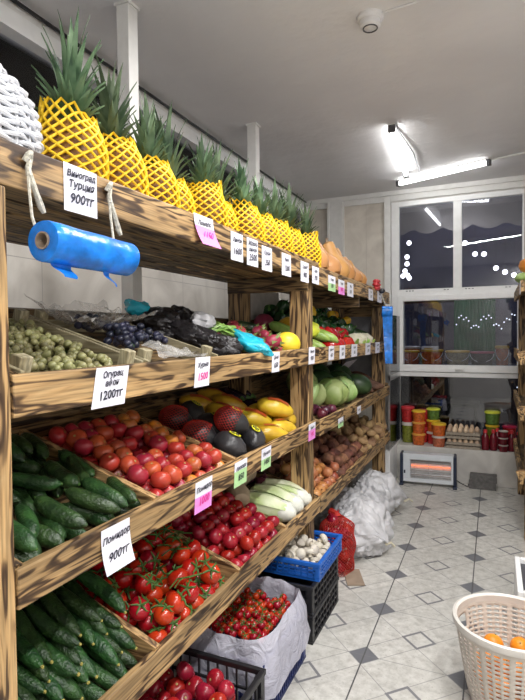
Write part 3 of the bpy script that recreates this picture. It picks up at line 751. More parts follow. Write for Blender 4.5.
def pineapple(label, x, y, seed, r=.075, h=.19, ch=.21, tilt=(0,0)):
    rnd = random.Random(seed)
    t = thing('pineapple', label, 'pineapple', (x, y, ZS), 'pineapples in yellow nets', (R(tilt[0]), R(tilt[1]), rnd.uniform(0,6)))
    pr = [(r*.55,0),(r*.8,.01),(r*.97,.05),(r,.09),(r*.95,.135),(r*.78,.17),(r*.5,h)]
    pr = [(a, b*h/.19) for a, b in pr]
    fn = lambda p, w, k: (p.x*(1+.025*math.sin(8*w+k*25)), p.y*(1+.025*math.sin(8*w+k*25)), p.z)
    MB().lathe(pr, 24, None, fn).build('fruit', M['pine_skin'], t)
    # crown of leaves
    q = MB()
    for ring in range(7):
        nl = 10-ring
        for i in range(nl):
            a = 2*math.pi*(i+ring*.37)/nl+rnd.uniform(-.15,.15)
            ln = ch*(.42+.095*ring)*rnd.uniform(.8,1.08); lean = R(46-ring*6.5+rnd.uniform(-9,9)); wd = .0115*rnd.uniform(.85,1.2)
            z0 = h-.0+ring*.013; r0 = .02-.0025*ring
            v = []; n = 6
            for j in range(n+1):
                k = j/n; le = lean+ (R(30)*(k-.35) if ring < 3 else R(18)*(k-.4)); ww = wd*(1-k**1.6)*(.75+.5*min(1, k*3))
                if j == 0: rr, zz = r0, z0
                else: rr += ln/n*math.sin(le); zz += ln/n*math.cos(le)
                for s, dd in ((-1,.0), (0,-.004), (1,.0)):
                    v.append((rr*math.cos(a)-s*ww*math.sin(a), rr*math.sin(a)+s*ww*math.cos(a), zz-dd*(-1)))
            f = []
            for j in range(n):
                for s in range(2): f.append((j*3+s, j*3+s+1, j*3+4+s, j*3+3+s))
            q.add(v, f)
    q.build('crown', M['pine_leaf'], t)
    # foam net: diamond lattice sleeve with a flared ragged top
    nb, nr = 15, 17
    def rad(k):
        z = -.0+k*(h+.035)
        pts = [(0,r*.75),(.02,r*.95),(.05,r*1.05),(.09,r*1.08),(.135,r*1.04),(.17,r*.88),(.195,r*.74),(.225,r*.66)]
        pts = [(a*h/.19, b) for a, b in pts]
        for (z0, r0), (z1, r1) in zip(pts, pts[1:]):
            if z <= z1: return z, r0+(r1-r0)*(z-z0)/(z1-z0)
        return z, pts[-1][1]
    v = []; f = []
    earA = rnd.uniform(0, 6.3)
    for j in range(nr+1):
        z, rr = rad(j/nr)
        for i in range(nb):
            a = 2*math.pi*(i+.5*(j % 2))/nb
            zz = z; r2 = rr+.004
            if j >= nr-4:
                k = (j-nr+4)/4; e = max(0, math.cos(a-earA))**2
                zz += k*(.025*e-.012+.006*math.sin(a*5+seed)); r2 += k*.012*e
            v.append((r2*math.cos(a), r2*math.sin(a), max(.002, zz)))
    for j in range(0, nr-1):
        for i in range(nb):
            if j % 2 == 0: rt, lf = i, (i-1) % nb
            else: rt, lf = (i+1) % nb, i
            f.append((j*nb+i, (j+1)*nb+rt, (j+2)*nb+i, (j+1)*nb+lf))
    o = MB().add(v, f).build('foam_net', M['net_yellow'], t)
    w = o.modifiers.new('net', 'WIREFRAME'); w.thickness = .0105; w.use_even_offset = False; w.use_replace = True
    return t
PL = ['first pineapple from the wicker basket, tallest crown, yellow foam net', 'second pineapple from the wicker basket, in yellow foam net', 'third pineapple from the wicker basket, in yellow foam net', 'fourth pineapple along the top shelf, set slightly back',
      'fifth pineapple along the top shelf, above the curled pink tag', 'sixth pineapple along the top shelf, set back between its neighbours', 'seventh pineapple along the top shelf, above the 1600 tag', 'eighth pineapple along the top shelf, above the 2500 tag',
      'ninth pineapple along the top shelf, above the 250 tag', 'tenth pineapple along the top shelf, last but one before squashes', 'last pineapple beside the butternut squashes on the top shelf']
for i, (y, x, h, ch) in enumerate(((1.0,-.975,.195,.205),(1.195,-.98,.2,.18),(1.355,-.98,.19,.17),(1.535,-1.03,.185,.23),(1.675,-.98,.20,.16),(1.85,-1.03,.185,.21),(2.01,-.975,.195,.15),(2.18,-.975,.19,.14),(2.345,-.98,.195,.16),(2.53,-.98,.19,.2),(2.78,-.975,.2,.15))):
    pineapple(PL[i], x, y, i*13+5, .083 if i == 0 else .08, h, ch, (ru(-3,3), ru(-4,3)))
def squash():
    t = thing('butternut_squash', '', 'squash')
    pr = [(.012,0),(.05,.004),(.074,.03),(.078,.06),(.068,.1),(.05,.135),(.044,.17),(.045,.2),(.04,.222),(.02,.232),(.008,.233)]
    MB().lathe(pr, 20, None, lambda p, w, k: (p.x+.02*k*k, p.y, p.z)).build('fruit', M['squash'], t)
    MB().tube([(.02,0,.23),(.022,0,.245),(.03,0,.255)], [.011,.008,.01], 7).build('stem', M['cardboard'], t)
    return t
SQ = Kind(squash)
for i, (y, x, e, s, lab) in enumerate(((2.98,-.955,(0,-.5,0),1.2,'butternut squash standing nearest the pineapples'), (3.14,-1.02,(0,-.3,0),1.25,'butternut squash behind the nearest one, second from the pineapples'), (3.28,-.955,(-.25,-.6,.2),1.2,'leaning butternut squash, third from the pineapples'),
                                  (3.50,-.965,(.1,-.4,0),1.2,'butternut squash leaning in the middle of the row'), (3.70,-.97,(-.1,-.5,0),1.2,'large butternut squash past the middle of the row'), (3.92,-.96,(-.2,-.6,0),1.1,'butternut squash second from the far end of the shelf'), (4.13,-.97,(.1,-.6,.3),1.05,'farthest butternut squash on the top shelf'))):
    SQ.put(pose((x, y, ZS+.036), e, s), lab, 'butternut squashes')

# ---------------------------------------------------------------- produce kinds
def mk(name, cat, build):
    def f():
        o = build(); o.name = name; tag(o, 'x', cat); return o
    return Kind(f)
def cuke_mesh(L=.2, r=.0225, bend=.012, mat='cuke', blossom=True, ribs=True):
    def b():
        pts = []; rs = []; n = 12
        for i in range(n+1):
            k = i/n; x = (k-.5)*L
            pts.append((x, bend*(1-(2*k-1)**2), 0)); rs.append(max(.003, r*(1-abs(2*k-1)**3.2)**.55*(1-.12*k)))
        o = MB().tube(pts, rs, 12).build('cucumber', M[mat])
        if blossom:
            MB().tube([(L*.485,0,0),(L*.505,0,0),(L*.52,.002,0)], [.004,.0045,.002], 6).build('blossom_tip', M['blossom'], o)
        MB().tube([(-L*.49,0,0),(-L*.52,.001,.0)], [.004,.0028], 6).build('stalk', M['calyx'], o)
        return o
    return b
def tomato_mesh(r, mat, style='calyx', flat=.85, lobes=5):
    def b():
        pr = []; k = 11
        for i in range(k):
            a = math.pi*i/(k-1); rr = math.sin(a)*r; z = -math.cos(a)*r*flat
            if i >= k-2: z -= .08*r*(i-(k-3))
            pr.append((max(.0015, rr), z))
        o = MB().lathe(pr, 16, None, lambda p, w, t: (p.x*(1+.03*math.cos(lobes*w)*t), p.y*(1+.03*math.cos(lobes*w)*t), p.z)).build('tomato', M[mat])
        if style == 'calyx':
            q = MB()
            for i in range(5):
                a = 2*math.pi*i/5
                p = [Vector((0,0,r*flat*.86)), Vector((.35*r*math.cos(a),.35*r*math.sin(a),r*flat*.96)), Vector((.75*r*math.cos(a),.75*r*math.sin(a),r*flat*.84)), Vector((.95*r*math.cos(a+.1),.95*r*math.sin(a+.1),r*flat*.95))]
                q.tube(p, [r*.09,r*.11,r*.07,r*.015], 5)
            q.build('calyx', M['calyx'], o)
            MB().tube([(0,0,r*flat*.85),(.1*r,0,r*flat*1.15),(.35*r,.1*r,r*flat*1.4)], r*.06, 5).build('stalk', M['calyx'], o)
        elif style == 'scar':
            MB().lathe([(r*.13, r*flat*.845),(r*.10, r*flat*.875),(.001, r*flat*.875)], 8).build('stem_scar', M['calyx_dot'], o)
        return o
    return b
def onion_mesh(r, mat):
    def b():
        pr = [(.002,-r*.9),(r*.35,-r*.84),(r*.8,-r*.5),(r,0),(r*.86,r*.45),(r*.5,r*.8),(r*.2,r*.98),(r*.11,r*1.25),(r*.05,r*1.4)]
        o = MB().lathe(pr, 14).build('onion', M[mat])
        MB().tube([(0,0,-r*.88),(0.002,0,-r*1.0)], [r*.16,r*.2], 6).build('root_tuft', M['twine'], o)
        return o
    return b
def lump_mesh(rx, ry, rz, mat, amp=.25, seed=1, n=14, k=10):
    def b():
        m = min(rx, ry, rz)
        return MB().ball(rx, ry, rz, (0,0,0), n, k, lambda q: q*(1+fnoise(q, 1.1/m, amp, seed))).build('lump', M[mat])
    return b
def hexpile(row, ya, yb, s0, s1, d, kinds, label, group, layers=1, n0=None, p2=.6, jit=.12, tilt=.5, scl=(.92,1.05), maxn=999, pick=None):
    """spheres of diameter d in staggered rows on a tray floor; a second layer sits in the hollows"""
    c = 0; n0 = d*.46 if n0 is None else n0
    for lay in range(layers):
        si = 0; s = s0+d*.5+(d*.5*.58 if lay else 0)
        while s < s1-d*.4:
            y = ya+d*.52+(d*.5 if (si+lay) % 2 else 0)
            while y < yb-d*.45:
                if (lay == 0 or random.random() < p2) and c < maxn:
                    e = (ru(-tilt,tilt), ru(-tilt,tilt)+.25, ru(0,6.28))
                    k = pick(s, y) if pick else random.choice(kinds)
                    k.put(tmat(row, s+ru(-jit,jit)*d*.5, y+ru(-jit,jit)*d*.5, n0+lay*d*.74+ru(0,.08)*d, e, ru(*scl)), label, group); c += 1
                y += d*1.0
            s += d*.87; si += 1
    return c
CU = mk('cucumber', 'cucumber', cuke_mesh())
CU2 = mk('cucumber', 'cucumber', cuke_mesh(.17, .025, .01, 'cuke2', False))
T_mix = mk('tomato', 'tomato', tomato_mesh(.033, 'tom_mix', 'scar'))
T_or = mk('tomato', 'tomato', tomato_mesh(.031, 'tom_or', 'scar'))
T_vine = mk('vine_tomato', 'tomato', tomato_mesh(.0375, 'tom_red', 'calyx'))
T_pink = mk('pink_tomato', 'tomato', tomato_mesh(.034, 'tom_pink', 'scar'))

# middle tray A: bright cucumbers, tossed
lab = 'green cucumber lying loose in the near compartment of the middle tray'
for lay in range(2):
    for si in range(3):
        for k in range(9):
            if lay and random.random() < .2: continue
            y = .78+.05*k+ru(-.012,.012)+.02*lay
            CU2.put(tmat(2, min(.45, .095+.165*si+ru(-.02,.02)), min(1.175, max(.785, y)), .028+.043*lay+ru(0,.006), (ru(0,6), ru(-.06,.1), ru(-.55,.55)+(math.pi if random.random() < .5 else 0)), ru(.85,1.02)), lab, 'cucumbers in the middle tray')
# lower tray A: dark cucumbers, tips to the front
lab = 'dark green cucumber with yellow tip, piled in the near compartment of the lowest tray'
for lay in range(4):
    for si in range(3 if lay < 2 else 2):
        for k in range(9):
            if lay == 3 and random.random() < .4: continue
            s = .10+.16*si+(.05+.04*(lay-1) if lay else 0)+ru(-.02,.02)
            if s > .50: continue
            y = .77+.048*k+(.024 if lay % 2 else 0)+ru(-.006,.006)
            CU.put(tmat(3, s, min(1.168, max(.765, y)), .026+.038*lay+ru(0,.006), (ru(0,6), ru(-.03,.13), ru(-.22,.22) if .82 < y < 1.1 else ru(-.04,.04)), ru(.88,1.08)), lab, 'cucumbers in the lowest tray')
# middle tray B: pink and orange tomatoes
lab = 'pinkish or orange tomato in the middle tray between cucumbers and black wrapped fruit'
hexpile(2, 1.225, 1.69, .0, .52, .064, [T_mix], lab, 'tomatoes in the middle tray', 2, None, .75, .12, .6, (.88,1.06), pick=lambda s, y: T_or if random.random() < max(.12, (y-1.42)*3.2) else T_mix)
# lower tray B: vine tomatoes; C: pink tomatoes
lab = 'red vine tomato with green calyx in the lowest tray beside the cucumbers'
hexpile(3, 1.22, 1.71, .0, .52, .072, [T_vine], lab, 'vine tomatoes in the lowest tray', 2, None, .72, .12, .9, (.85,1.06))
for i in range(6):
    t = thing('tomato_vine', 'curly green vine stalk lying among the red vine tomatoes', 'stalk', tp(3, ru(.05,.35), ru(1.3,1.65), .125), 'vine stalks among the tomatoes', (0, LEV[3]['th'], ru(0,6)))
    MB().tube([(-.06,0,0),(-.02,.015,.012),(.02,.0,.014),(.05,.02,.004)], [.0022,.003,.003,.002], 5).build('stem', M['calyx'], t)
    MB().tube([(0,.008,.013),(.01,.03,.02),(.03,.045,.01)], .002, 5).build('side_shoot', M['calyx'], t)
lab = 'deep pink tomato in the lowest tray between vine tomatoes and Chinese cabbages'
hexpile(3, 1.745, 2.185, .0, .52, .068, [T_pink], lab, 'pink tomatoes in the lowest tray', 2, None, .8, .1, .9, (.9,1.05))

# middle tray C: black wrapped fruit with yellow stickers and red nets
def wrapped(name, mat, rx, ry, rz, seed):
    def b():
        o = MB().ball(rx, ry, rz, (0,0,0), 18, 12, lambda q: Vector((q.x, q.y*(1-.25*max(0, q.x/rx)), q.z*(1-.2*max(0, q.x/rx))))*(1+fnoise(q, 28, .07, seed))).build(name, M[mat])
        return o
    return b
def sticker(par, x, y, z, r, rz=0, tilt=(0,0,0)):
    q = MB(); n = 14
    q.add([(r*math.cos(2*math.pi*i/n), r*.62*math.sin(2*math.pi*i/n), 0) for i in range(n)], [tuple(range(n))], pose((x,y,z), tilt))
    o = q.build('sticker', M['yellow_sticker'], par, False)
    for sx in (-.4, .35):
        MB().lathe([(r*.34,.0012),(r*.34,.002),(r*.18,.002),(r*.18,.0012)], 10, pose((x,y,z), tilt) @ Matrix.Translation((sx*r,0,0)), cap=False).build('sticker_print', M['ink'], o)
def netcap(par, rx, ry, rz, x0, mat='net_red', thick=.0028):
    v = []; f = []; nb, nr = 26, 15
    for j in range(nr+1):
        th = R(8)+ (math.pi*.56)*j/nr
        for i in range(nb):
            a = 2*math.pi*(i+.5*(j % 2))/nb
            v.append((-rx*1.06*math.cos(th), ry*1.08*math.sin(th)*math.cos(a), rz*1.08*math.sin(th)*math.sin(a)))
    for j in range(nr-1):
        for i in range(nb):
            rt, lf = (i, (i-1) % nb) if j % 2 == 0 else ((i+1) % nb, i)
            f.append((j*nb+i, (j+1)*nb+rt, (j+2)*nb+i, (j+1)*nb+lf))
    o = MB().add(v, f).build('mesh_net', M[mat], par); w = o.modifiers.new('net', 'WIREFRAME'); w.thickness = thick; w.use_even_offset = False
BW = [(.09,1.83,.055,'front black wrapped fruit with a yellow sticker, at the tray board',1,0,.2), (.07,2.0,.055,'black wrapped fruit with yellow sticker beside the yellow fruit at the board',1,0,-.9), (.21,1.80,.06,'black fruit in red mesh net at the divider',0,1,.4),
      (.24,1.93,.065,'black wrapped fruit carrying two yellow stickers, second row',2,0,.1), (.37,1.86,.06,'rear black fruit in a taller red mesh net',0,1,.8), (.38,2.0,.06,'rear black wrapped fruit with round yellow sticker',1,0,-.3), (.14,1.905,.13,'black wrapped fruit in red net lying on top of the black pile',2,1,.3)]
for s, y, n, lab, stk, net, rz in BW:
    o = wrapped('wrapped_fruit', 'black_wrap', .075, .06, .055, int(s*100))(); tag(o, lab, 'fruit', 'black wrapped fruit')
    place(o, tmat(2, s, y, n, (0, .15, rz)))
    if stk: sticker(o, .0, .0, .0575, .026, 0, (0,.05,.4))
    if stk > 1: sticker(o, .03, .03, .049, .022, 0, (-.5,.4,1.2))
    if net: netcap(o, .075, .06, .055, 0)
YW = [(.06,2.33,.05,'yellow wrapped fruit lying along the board near the post, lightest one',1.2,0), (.06,2.2,.045,'yellow wrapped fruit with red print lying against the board',.9,0), (.10,2.45,.06,'yellow wrapped fruit at the board end by the post',1.35,0), (.2,2.28,.06,'large upright yellow wrapped fruit with red print, second row',.5,0),
      (.2,2.42,.07,'yellow wrapped fruit with long red stripe, second row by the post',.7,0), (.31,2.18,.06,'yellow wrapped fruit behind the black ones',.2,0), (.36,2.32,.07,'yellow wrapped fruit in the third row, middle',.4,0), (.45,2.16,.06,'rear yellow wrapped fruit nearest the black nets',.8,0), (.47,2.36,.06,'rear yellow wrapped fruit at the back board',.6,0), (.13,2.35,.13,'yellow wrapped fruit lying on top of the yellow pile',.6,0)]
for s, y, n, lab, rz, _ in YW:
    o = wrapped('wrapped_fruit', 'pomelo', .1, .05, .045, int(s*77+y*10))(); tag(o, lab, 'fruit', 'yellow wrapped fruit')
    place(o, tmat(2, s, y, n, (ru(-.3,.3), .05, rz)))
    v = []; f = []
    for i in range(9):
        x = -.055+.11*i/8
        for yy in (-.016, .008+.005*math.sin(i*2)):
            k = max(.02, 1-(x/.1)**2); sh = 1-.25*max(0, x/.1)
            zz = .047*math.sqrt(max(0, k-(yy/.05)**2))*sh+.0025; v.append((x, yy, zz))
    for i in range(8): f.append((2*i, 2*i+2, 2*i+3, 2*i+1))
    MB().add(v, f).build('red_print', M['red_print'], o)
# eggplants and red onions at the back end of the middle bay, dark cabbage
EG = mk('eggplant', 'eggplant', lambda: eggplant())
def eggplant():
    pts = []; rs = []
    for i in range(11):
        k = i/10; pts.append(((k-.5)*.17, .01*math.sin(k*3), 0)); rs.append(max(.004, .034*math.sin(math.pi*min(1, .08+k*.92))**.6*(1-.4*k)))
    o = MB().tube(pts, rs, 12).build('eggplant', M['eggplant'])
    MB().tube([(.072,.004,0),(.085,.003,0),(.1,.003,.003)], [.018,.013,.006], 7).build('stalk', M['calyx'], o)
    return o
for i in range(9):
    EG.put(tmat(2, .22+.11*(i//3)+ru(-.02,.02), 2.50+.055*(i % 3), .04+.03*(i//6), (ru(0,6), 0, ru(-.5,.5)), .9), 'dark purple eggplant heaped behind the yellow fruit by the middle post', 'eggplants by the post')

# lower tray D: Chinese cabbages, pale squashes, red onions behind
def napa(): 
    def fn(q):
        k = q.x/.13
        return Vector((q.x, q.y*(1+.03*math.sin(8*math.atan2(q.z,q.y+1e-6)+k*3)), q.z*(1+.03*math.sin(8*math.atan2(q.z,q.y+1e-6)+k*3))))
    pr = []
    o = MB().ball(.055, .055, .135, (0,0,0), 24, 14, lambda q: Vector((q.z, q.x*(1+.04*math.sin(9*math.atan2(q.y,q.x+1e-6))), q.y*(1+.04*math.sin(9*math.atan2(q.y,q.x+1e-6))))), ).build('chinese_cabbage', M['napa'])
    MB().ball(.052, .052, .07, (0,0,0), 20, 9, lambda q: Vector((q.z*1.05+.075, q.x, q.y))).build('white_base', plain('napa_rib', (.78,.8,.72), .4, var=.1, scale=30), o)
    for a in range(4):
        w = a*1.5+.4; q = MB(); v = []; f = []
        for i in range(6):
            for j in range(4):
                k = i/5; x = .1-.22*k; an = w+(j-1.5)*.35*(.6+.5*k); rr = .0575*math.sqrt(max(.05, 1-((x)/.15)**2))+.004+.006*k*math.sin(j*2+i)
                v.append((x, rr*math.cos(an), rr*math.sin(an)))
        for i in range(5):
            for j in range(3): f.append((i*4+j, i*4+j+1, i*4+5+j, i*4+4+j))
        q.add(v, f).build('leaf', M['napa'], o)
    return o
NP = mk('chinese_cabbage', 'cabbage', napa)
NP.put(tmat(3, .15, 2.32, .06, (.4,0,.35), 1.), 'pale Chinese cabbage nearest the pink tomatoes', 'chinese cabbages')
NP.put(tmat(3, .155, 2.435, .062, (1.8,0,.3), 1.02), 'middle pale Chinese cabbage of the three', 'chinese cabbages')
NP.put(tmat(3, .15, 2.555, .06, (3,0,.35), 1.), 'pale Chinese cabbage nearest the middle post', 'chinese cabbages')
LS = mk('pale_squash', 'squash', lambda: MB().lathe([(.005,-.12),(.04,-.11),(.056,-.06),(.05,0),(.043,.06),(.04,.1),(.02,.125),(.004,.128)], 18, Matrix.Rotation(R(90), 4, 'Y')).build('pale_squash', plain('pale_squash_skin', (.52,.42,.29), .45)))
LS.put(tmat(3, .31, 2.26, .09, (0,0,2.3), 1.), 'beige oblong squash lying along the tomato divider', 'pale squashes')
LS.put(tmat(3, .36, 2.40, .10, (0,0,1.5), 1.), 'beige oblong squash behind the Chinese cabbages', 'pale squashes')
RO = mk('red_onion', 'onion', onion_mesh(.034, 'red_onion'))
for i in range(14):
    RO.put(tmat(3, .30+.07*(i//5)+(0 if i % 5 > 2 else .08), 2.45+.045*(i % 5)*.9, .04+.05*(i//9), (ru(-1,1), ru(-1,1), ru(0,6)), ru(.85,1.05)), 'dark red onion heaped behind the Chinese cabbages', 'red onions in the lowest tray')

# lowest tray far bay: onions, beets, potatoes
ON = mk('onion', 'onion', onion_mesh(.034, 'onion')); BT = [mk('beetroot', 'beetroot', lump_mesh(.045,.034,.032,'beet',.3,i)) for i in (1,2)]
PO = [mk('potato', 'potato', lump_mesh(.045,.034,.03,'potato',.3,i)) for i in (3,4,5)]
hexpile(3, 2.73, 3.2, 0, .3, .072, [ON], 'golden brown onion in the lowest tray past the middle post', 'golden onions', 2, None, .75, .15, 1.2, (.85,1.1))
hexpile(3, 3.2, 3.85, 0, .5, .08, BT, 'brownish root vegetable in the lowest tray between onions and potatoes', 'brown roots', 2, None, .7, .2, .6, (.85,1.15))
hexpile(3, 3.85, 4.74, 0, .5, .085, PO, 'tan potato at the far end of the lowest tray', 'potatoes', 2, None, .6, .2, .6, (.85,1.15))
hexpile(3, 2.73, 3.2, .3, .5, .085, BT, 'brownish root vegetable heaped behind the golden onions', 'brown roots behind the onions', 2, None, .7, .2, .6, (.85,1.15))

# middle tray far bay: cabbages, red onions, dark melons, sweet potatoes
def cabbage():
    o = MB().ball(.105,.105,.088,(0,0,0),22,14,lambda q: q*(1+fnoise(q,14,.06,3))).build('cabbage', M['cabbage'])
    for a in range(5):
        w = a*1.26; v = []; f = []
        for i in range(7):
            for j in range(5):
                th = R(25)+R(125)*i/6; an = w+(j-2)*.27*math.sin(th)**.3
                k = 1.03+.03*math.sin(j*1.7+i)+(.05*(1 if j in (0,4) else 0))
                v.append((.105*k*math.sin(th)*math.cos(an), .105*k*math.sin(th)*math.sin(an), .088*k*math.cos(th)))
        for i in range(6):
            for j in range(4): f.append((i*5+j, i*5+j+1, i*5+6+j, i*5+5+j))
        MB().add(v, f).build('outer_leaf', M['cabbage'], o)
    return o
CB = mk('cabbage', 'cabbage', cabbage)
for s, y, n, e, sc, lab in ((.14,3.42,.09,(.4,.3,0),1.0,'large light green cabbage at the board of the far middle tray'), (.13,3.66,.085,(.2,-.3,2),.95,'light green cabbage directly beyond the largest one'), (.22,3.12,.09,(0,.3,1),1.05,'light green cabbage behind the middle post'), (.33,3.3,.1,(.3,0,3),1.0,'light green cabbage in the second row of the far middle tray')):
    CB.put(tmat(2, s, y, n, e, sc), lab, 'cabbages')
for i, (s, y) in enumerate(((.05,2.95),(.06,3.05),(.11,2.99),(.05,3.14),(.12,2.9))):
    RO.put(tmat(2, s, y, .035, (ru(-1,1), ru(-1,1), 0), 1.05), 'purple onion in the front corner before the cabbages', 'purple onions by the cabbages')
DM = mk('dark_melon', 'melon', lump_mesh(.12,.09,.085,'dark_melon',.05,2,18,12))
for i, (s, y, n, e, lab) in enumerate(((.3,3.6,.1,.2,'dark green melon behind the two front cabbages'), (.24,3.9,.09,.7,'dark green melon beyond the front cabbages'), (.12,4.05,.09,.3,'dark green melon lying near the board, beyond the cabbages'), (.4,3.85,.1,1.1,'dark green melon at the rear of the far middle tray'), (.33,4.2,.1,.4,'farthest dark green melon beside the white sheet'))):
    DM.put(tmat(2, s, y, n, (0,0,e), .95), lab, 'dark melons')
SP = mk('sweet_potato', 'sweet potato', cuke_mesh(.19,.034,.012,'sweet_potato',False))
for i in range(14):
    SP.put(tmat(2, .09+.16*(i//6)+ru(-.02,.02), 4.28+.07*(i % 6), .04+.03*(i % 2), (ru(0,6),0,ru(-.5,.5)), ru(.85,1.05)), 'brown sweet potato at the far end of the middle tray', 'sweet potatoes')
t = thing('paper_sheet', 'white paper sheet standing behind the sweet potatoes', 'paper', tp(2,.30,4.3,.16)); 
MB().add([(-.05,-.16,-.03),(.03,-.14,.05),(.05,.16,.06),(-.03,.14,-.02)], [(0,1,2,3)]).build('sheet', M['paper'], t)

# ---------------------------------------------------------------- upper tray: crates, grapes, bags, fruit
def fruit_crate(y0, y1, label, s0=.02, s1=.5):
    t = thing('wooden_crate', label, 'crate', (0,0,0), 'shallow wooden fruit crates')
    T = tmat(1, 0, 0, 0)
    B = lambda nm, mt, *a: MB().box(*a, T).build(nm, M[mt], t, False, .002)
    B('crate_floor', 'dark_y', -s1, -s0, y0, y1, .0, .008)
    for ya, yb in ((y0, y0+.012), (y1-.012, y1)): B('side_board', 'crate_x', -s1, -s0, ya, yb, .010, .066)
    for xa in (-s0-.012, -s1): B('end_board', 'crate_y', xa, xa+.012, y0+.012, y1-.012, .010, .052)
    for xa in (-s0-.05, -s1+.012):
        for ya in (y0+.013, y1-.05): B('corner_post', 'crate_z', xa, xa+.03, ya, ya+.034, .008, .088)
    t.matrix_world = Matrix.Translation((0,0,0))
    return t
fruit_crate(.775, 1.19, 'pale wooden crate of green grapes at the near end of the upper tray')
fruit_crate(1.205, 1.62, 'pale wooden crate holding dark grapes in a clear bag')
def bunch(label, row, s, y, n, mat, cnt, rx, ry, rz, gr=.011, seed=1):
    rnd = random.Random(seed); t = thing('grape_bunch', label, 'grapes', tp(row, s, y, n)); t.rotation_euler = (0, LEV[row]['th'], rnd.uniform(-.6,.6))
    MB().tube([(-rx*.9,0,rz*.2),(0,.01,.0),(rx*.9,0,0)], .003, 5).build('stem', M['calyx'], t)
    first = None
    for i in range(cnt):
        while True:
            u = Vector((rnd.uniform(-1,1), rnd.uniform(-1,1), rnd.uniform(-.5,1)))
            if .35 < u.length <= 1: break
        k = 1-.25*max(0, u.x)
        p = (u.x*rx, u.y*ry*k, u.z*rz*k)
        if first is None: first = MB().ball(gr, gr, gr*1.15, n=10, k=8).build('grape', M[mat], t); first.location = p
        else:
            c = first.copy(); col.objects.link(c); c.parent = t; c.location = p; c.rotation_euler = (rnd.uniform(0,3), rnd.uniform(0,3), 0); f_ = rnd.uniform(.85,1.1); c.scale = (f_,)*3
    return t
GL = ['green grape bunch nearest the crate front, left of the corner block', 'green grape bunch in the middle of the near crate', 'green grape bunch at the rear of the near crate', 'green grape bunch at the near rear corner of the crate', 'green grape bunch along the right side of the near crate', 'green grape bunch by the crate front, close to the 1200тг tag', 'green grape bunch tucked in the far rear corner of the near crate', 'green grape bunch filling the middle of the crate near its right side', 'green grape bunch lying low along the crate front in the middle']
for i, (s, y, n) in enumerate(((.14,.87,.04),(.27,.93,.042),(.40,.97,.045),(.36,.85,.045),(.22,1.08,.04),(.10,1.06,.036),(.38,1.10,.04),(.30,1.03,.04),(.10,.96,.036))):
    bunch(GL[i], 1, s, y, n, 'grape_g', 62, .085, .062, .03, .0105, i+3)
for i, (s, y) in enumerate(((.22,1.33),(.24,1.46),(.36,1.38))):
    bunch(['dark grape bunch at the near side of the bagged crate', 'dark grape bunch at the far side of the bagged crate', 'dark grape bunch at the back of the bagged crate'][i], 1, s, y, .07, 'grape_d', 40, .09, .06, .035, .0125, i+21)
def crumple(name, label, cat, m, rx, ry, rz, mat, amp=.35, seed=1, n=40, k=26, sc=None, flat=0, extra=None, cut=None):
    sc = sc or 1.6/max(rx, ry)
    def fn(q):
        d = 1+fnoise(q, sc, amp, seed)+abs(fnoise(q, sc*2.3, amp*.7, seed+3))-abs(fnoise(q, sc*5, amp*.3, seed+5))
        p = Vector(q)*d
        if flat and p.z < -rz*flat: p.z = -rz*flat
        return p
    o = MB().ball(rx, ry, rz, (0,0,0), n, k, fn)
    if extra: extra(o)
    o = o.build(name, M[mat]); tag(o, label, cat); place(o, m); return o
def sheet(name, label, cat, m, w, l, mat, amp, seed, nx=26, ny=26, fn=None):
    v = []; f = []
    for j in range(ny+1):
        for i in range(nx+1):
            x, y = (i/nx-.5)*w, (j/ny-.5)*l; p = Vector((x, y, 0))
            z = fnoise((x,y,0), 9, amp, seed)+abs(fnoise((x,y,3), 22, amp*.7, seed))+abs(fnoise((x,y,5), 45, amp*.25, seed))
            if fn: z += fn(x/w*2, y/l*2)
            v.append((x+fnoise((x,y,9), 10, .03, seed), y+fnoise((x,y,12), 10, .03, seed), z))
    for j in range(ny):
        for i in range(nx): f.append((j*(nx+1)+i, j*(nx+1)+i+1, (j+1)*(nx+1)+i+1, (j+1)*(nx+1)+i))
    o = MB().add(v, f).build(name, M[mat]); tag(o, label, cat); place(o, m); return o
sheet('clear_bag', 'clear crumpled bag opened around the dark grapes', 'bag', tmat(1, .41, 1.40, .09), .24, .36, 'bag_clear', .05, 4, fn=lambda a, b: .03*(a*a*.9+b*b*.8)-.025)
sheet('clear_bag', 'clear crumpled bag flattened in the crate front beside the corner block', 'bag', tmat(1, .09, 1.45, .06), .10, .24, 'bag_clear', .04, 9)
for i, (s, y, n, rx, ry, rz, lab) in enumerate(((.36,1.72,.09,.11,.08,.05,'crumpled black bag behind the second crate, nearest the grapes'), (.22,1.74,.08,.12,.07,.045,'black bag with light lining lying along the crate edge'), (.36,1.9,.09,.09,.08,.055,'rear crumpled black bag before the green bunch'), (.14,1.80,.06,.1,.07,.045,'black bag at the board behind the wooden block'))):
    crumple('black_bag', lab, 'bag', tmat(1, s, y, n, (0,0,ru(-.6,.6))), rx, ry, rz, 'bag_black', .45, i+2)
crumple('white_bag', 'small white bag lying on the black bags', 'bag', tmat(1, .25, 1.86, .13), .05, .05, .035, 'sack', .4, 8, 24, 16)
crumple('turquoise_bag', 'small turquoise bag scrap at the back of the black bags', 'bag', tmat(1, .46, 1.70, .12), .05, .06, .03, 'bag_turq', .4, 12, 24, 16)
crumple('turquoise_bag', 'bright turquoise plastic bag draped over the upper tray board', 'bag', tmat(1, .075, 1.98, .085, (0,.15,.5)), .085, .085, .03, 'bag_turq', .45, 15)
def herb():
    q = MB()
    for i in range(26):
        a = ru(-.5,.5); l = ru(.1,.17); q.tube([(0,ru(-.02,.02),ru(0,.03)),(l*.5,l*.5*a,.03+ru(0,.03)),(l,l*a*1.3,ru(.0,.05))], [.003,.004,.009], 5)
    o = q.build('green_bunch', M['courgette']); return o
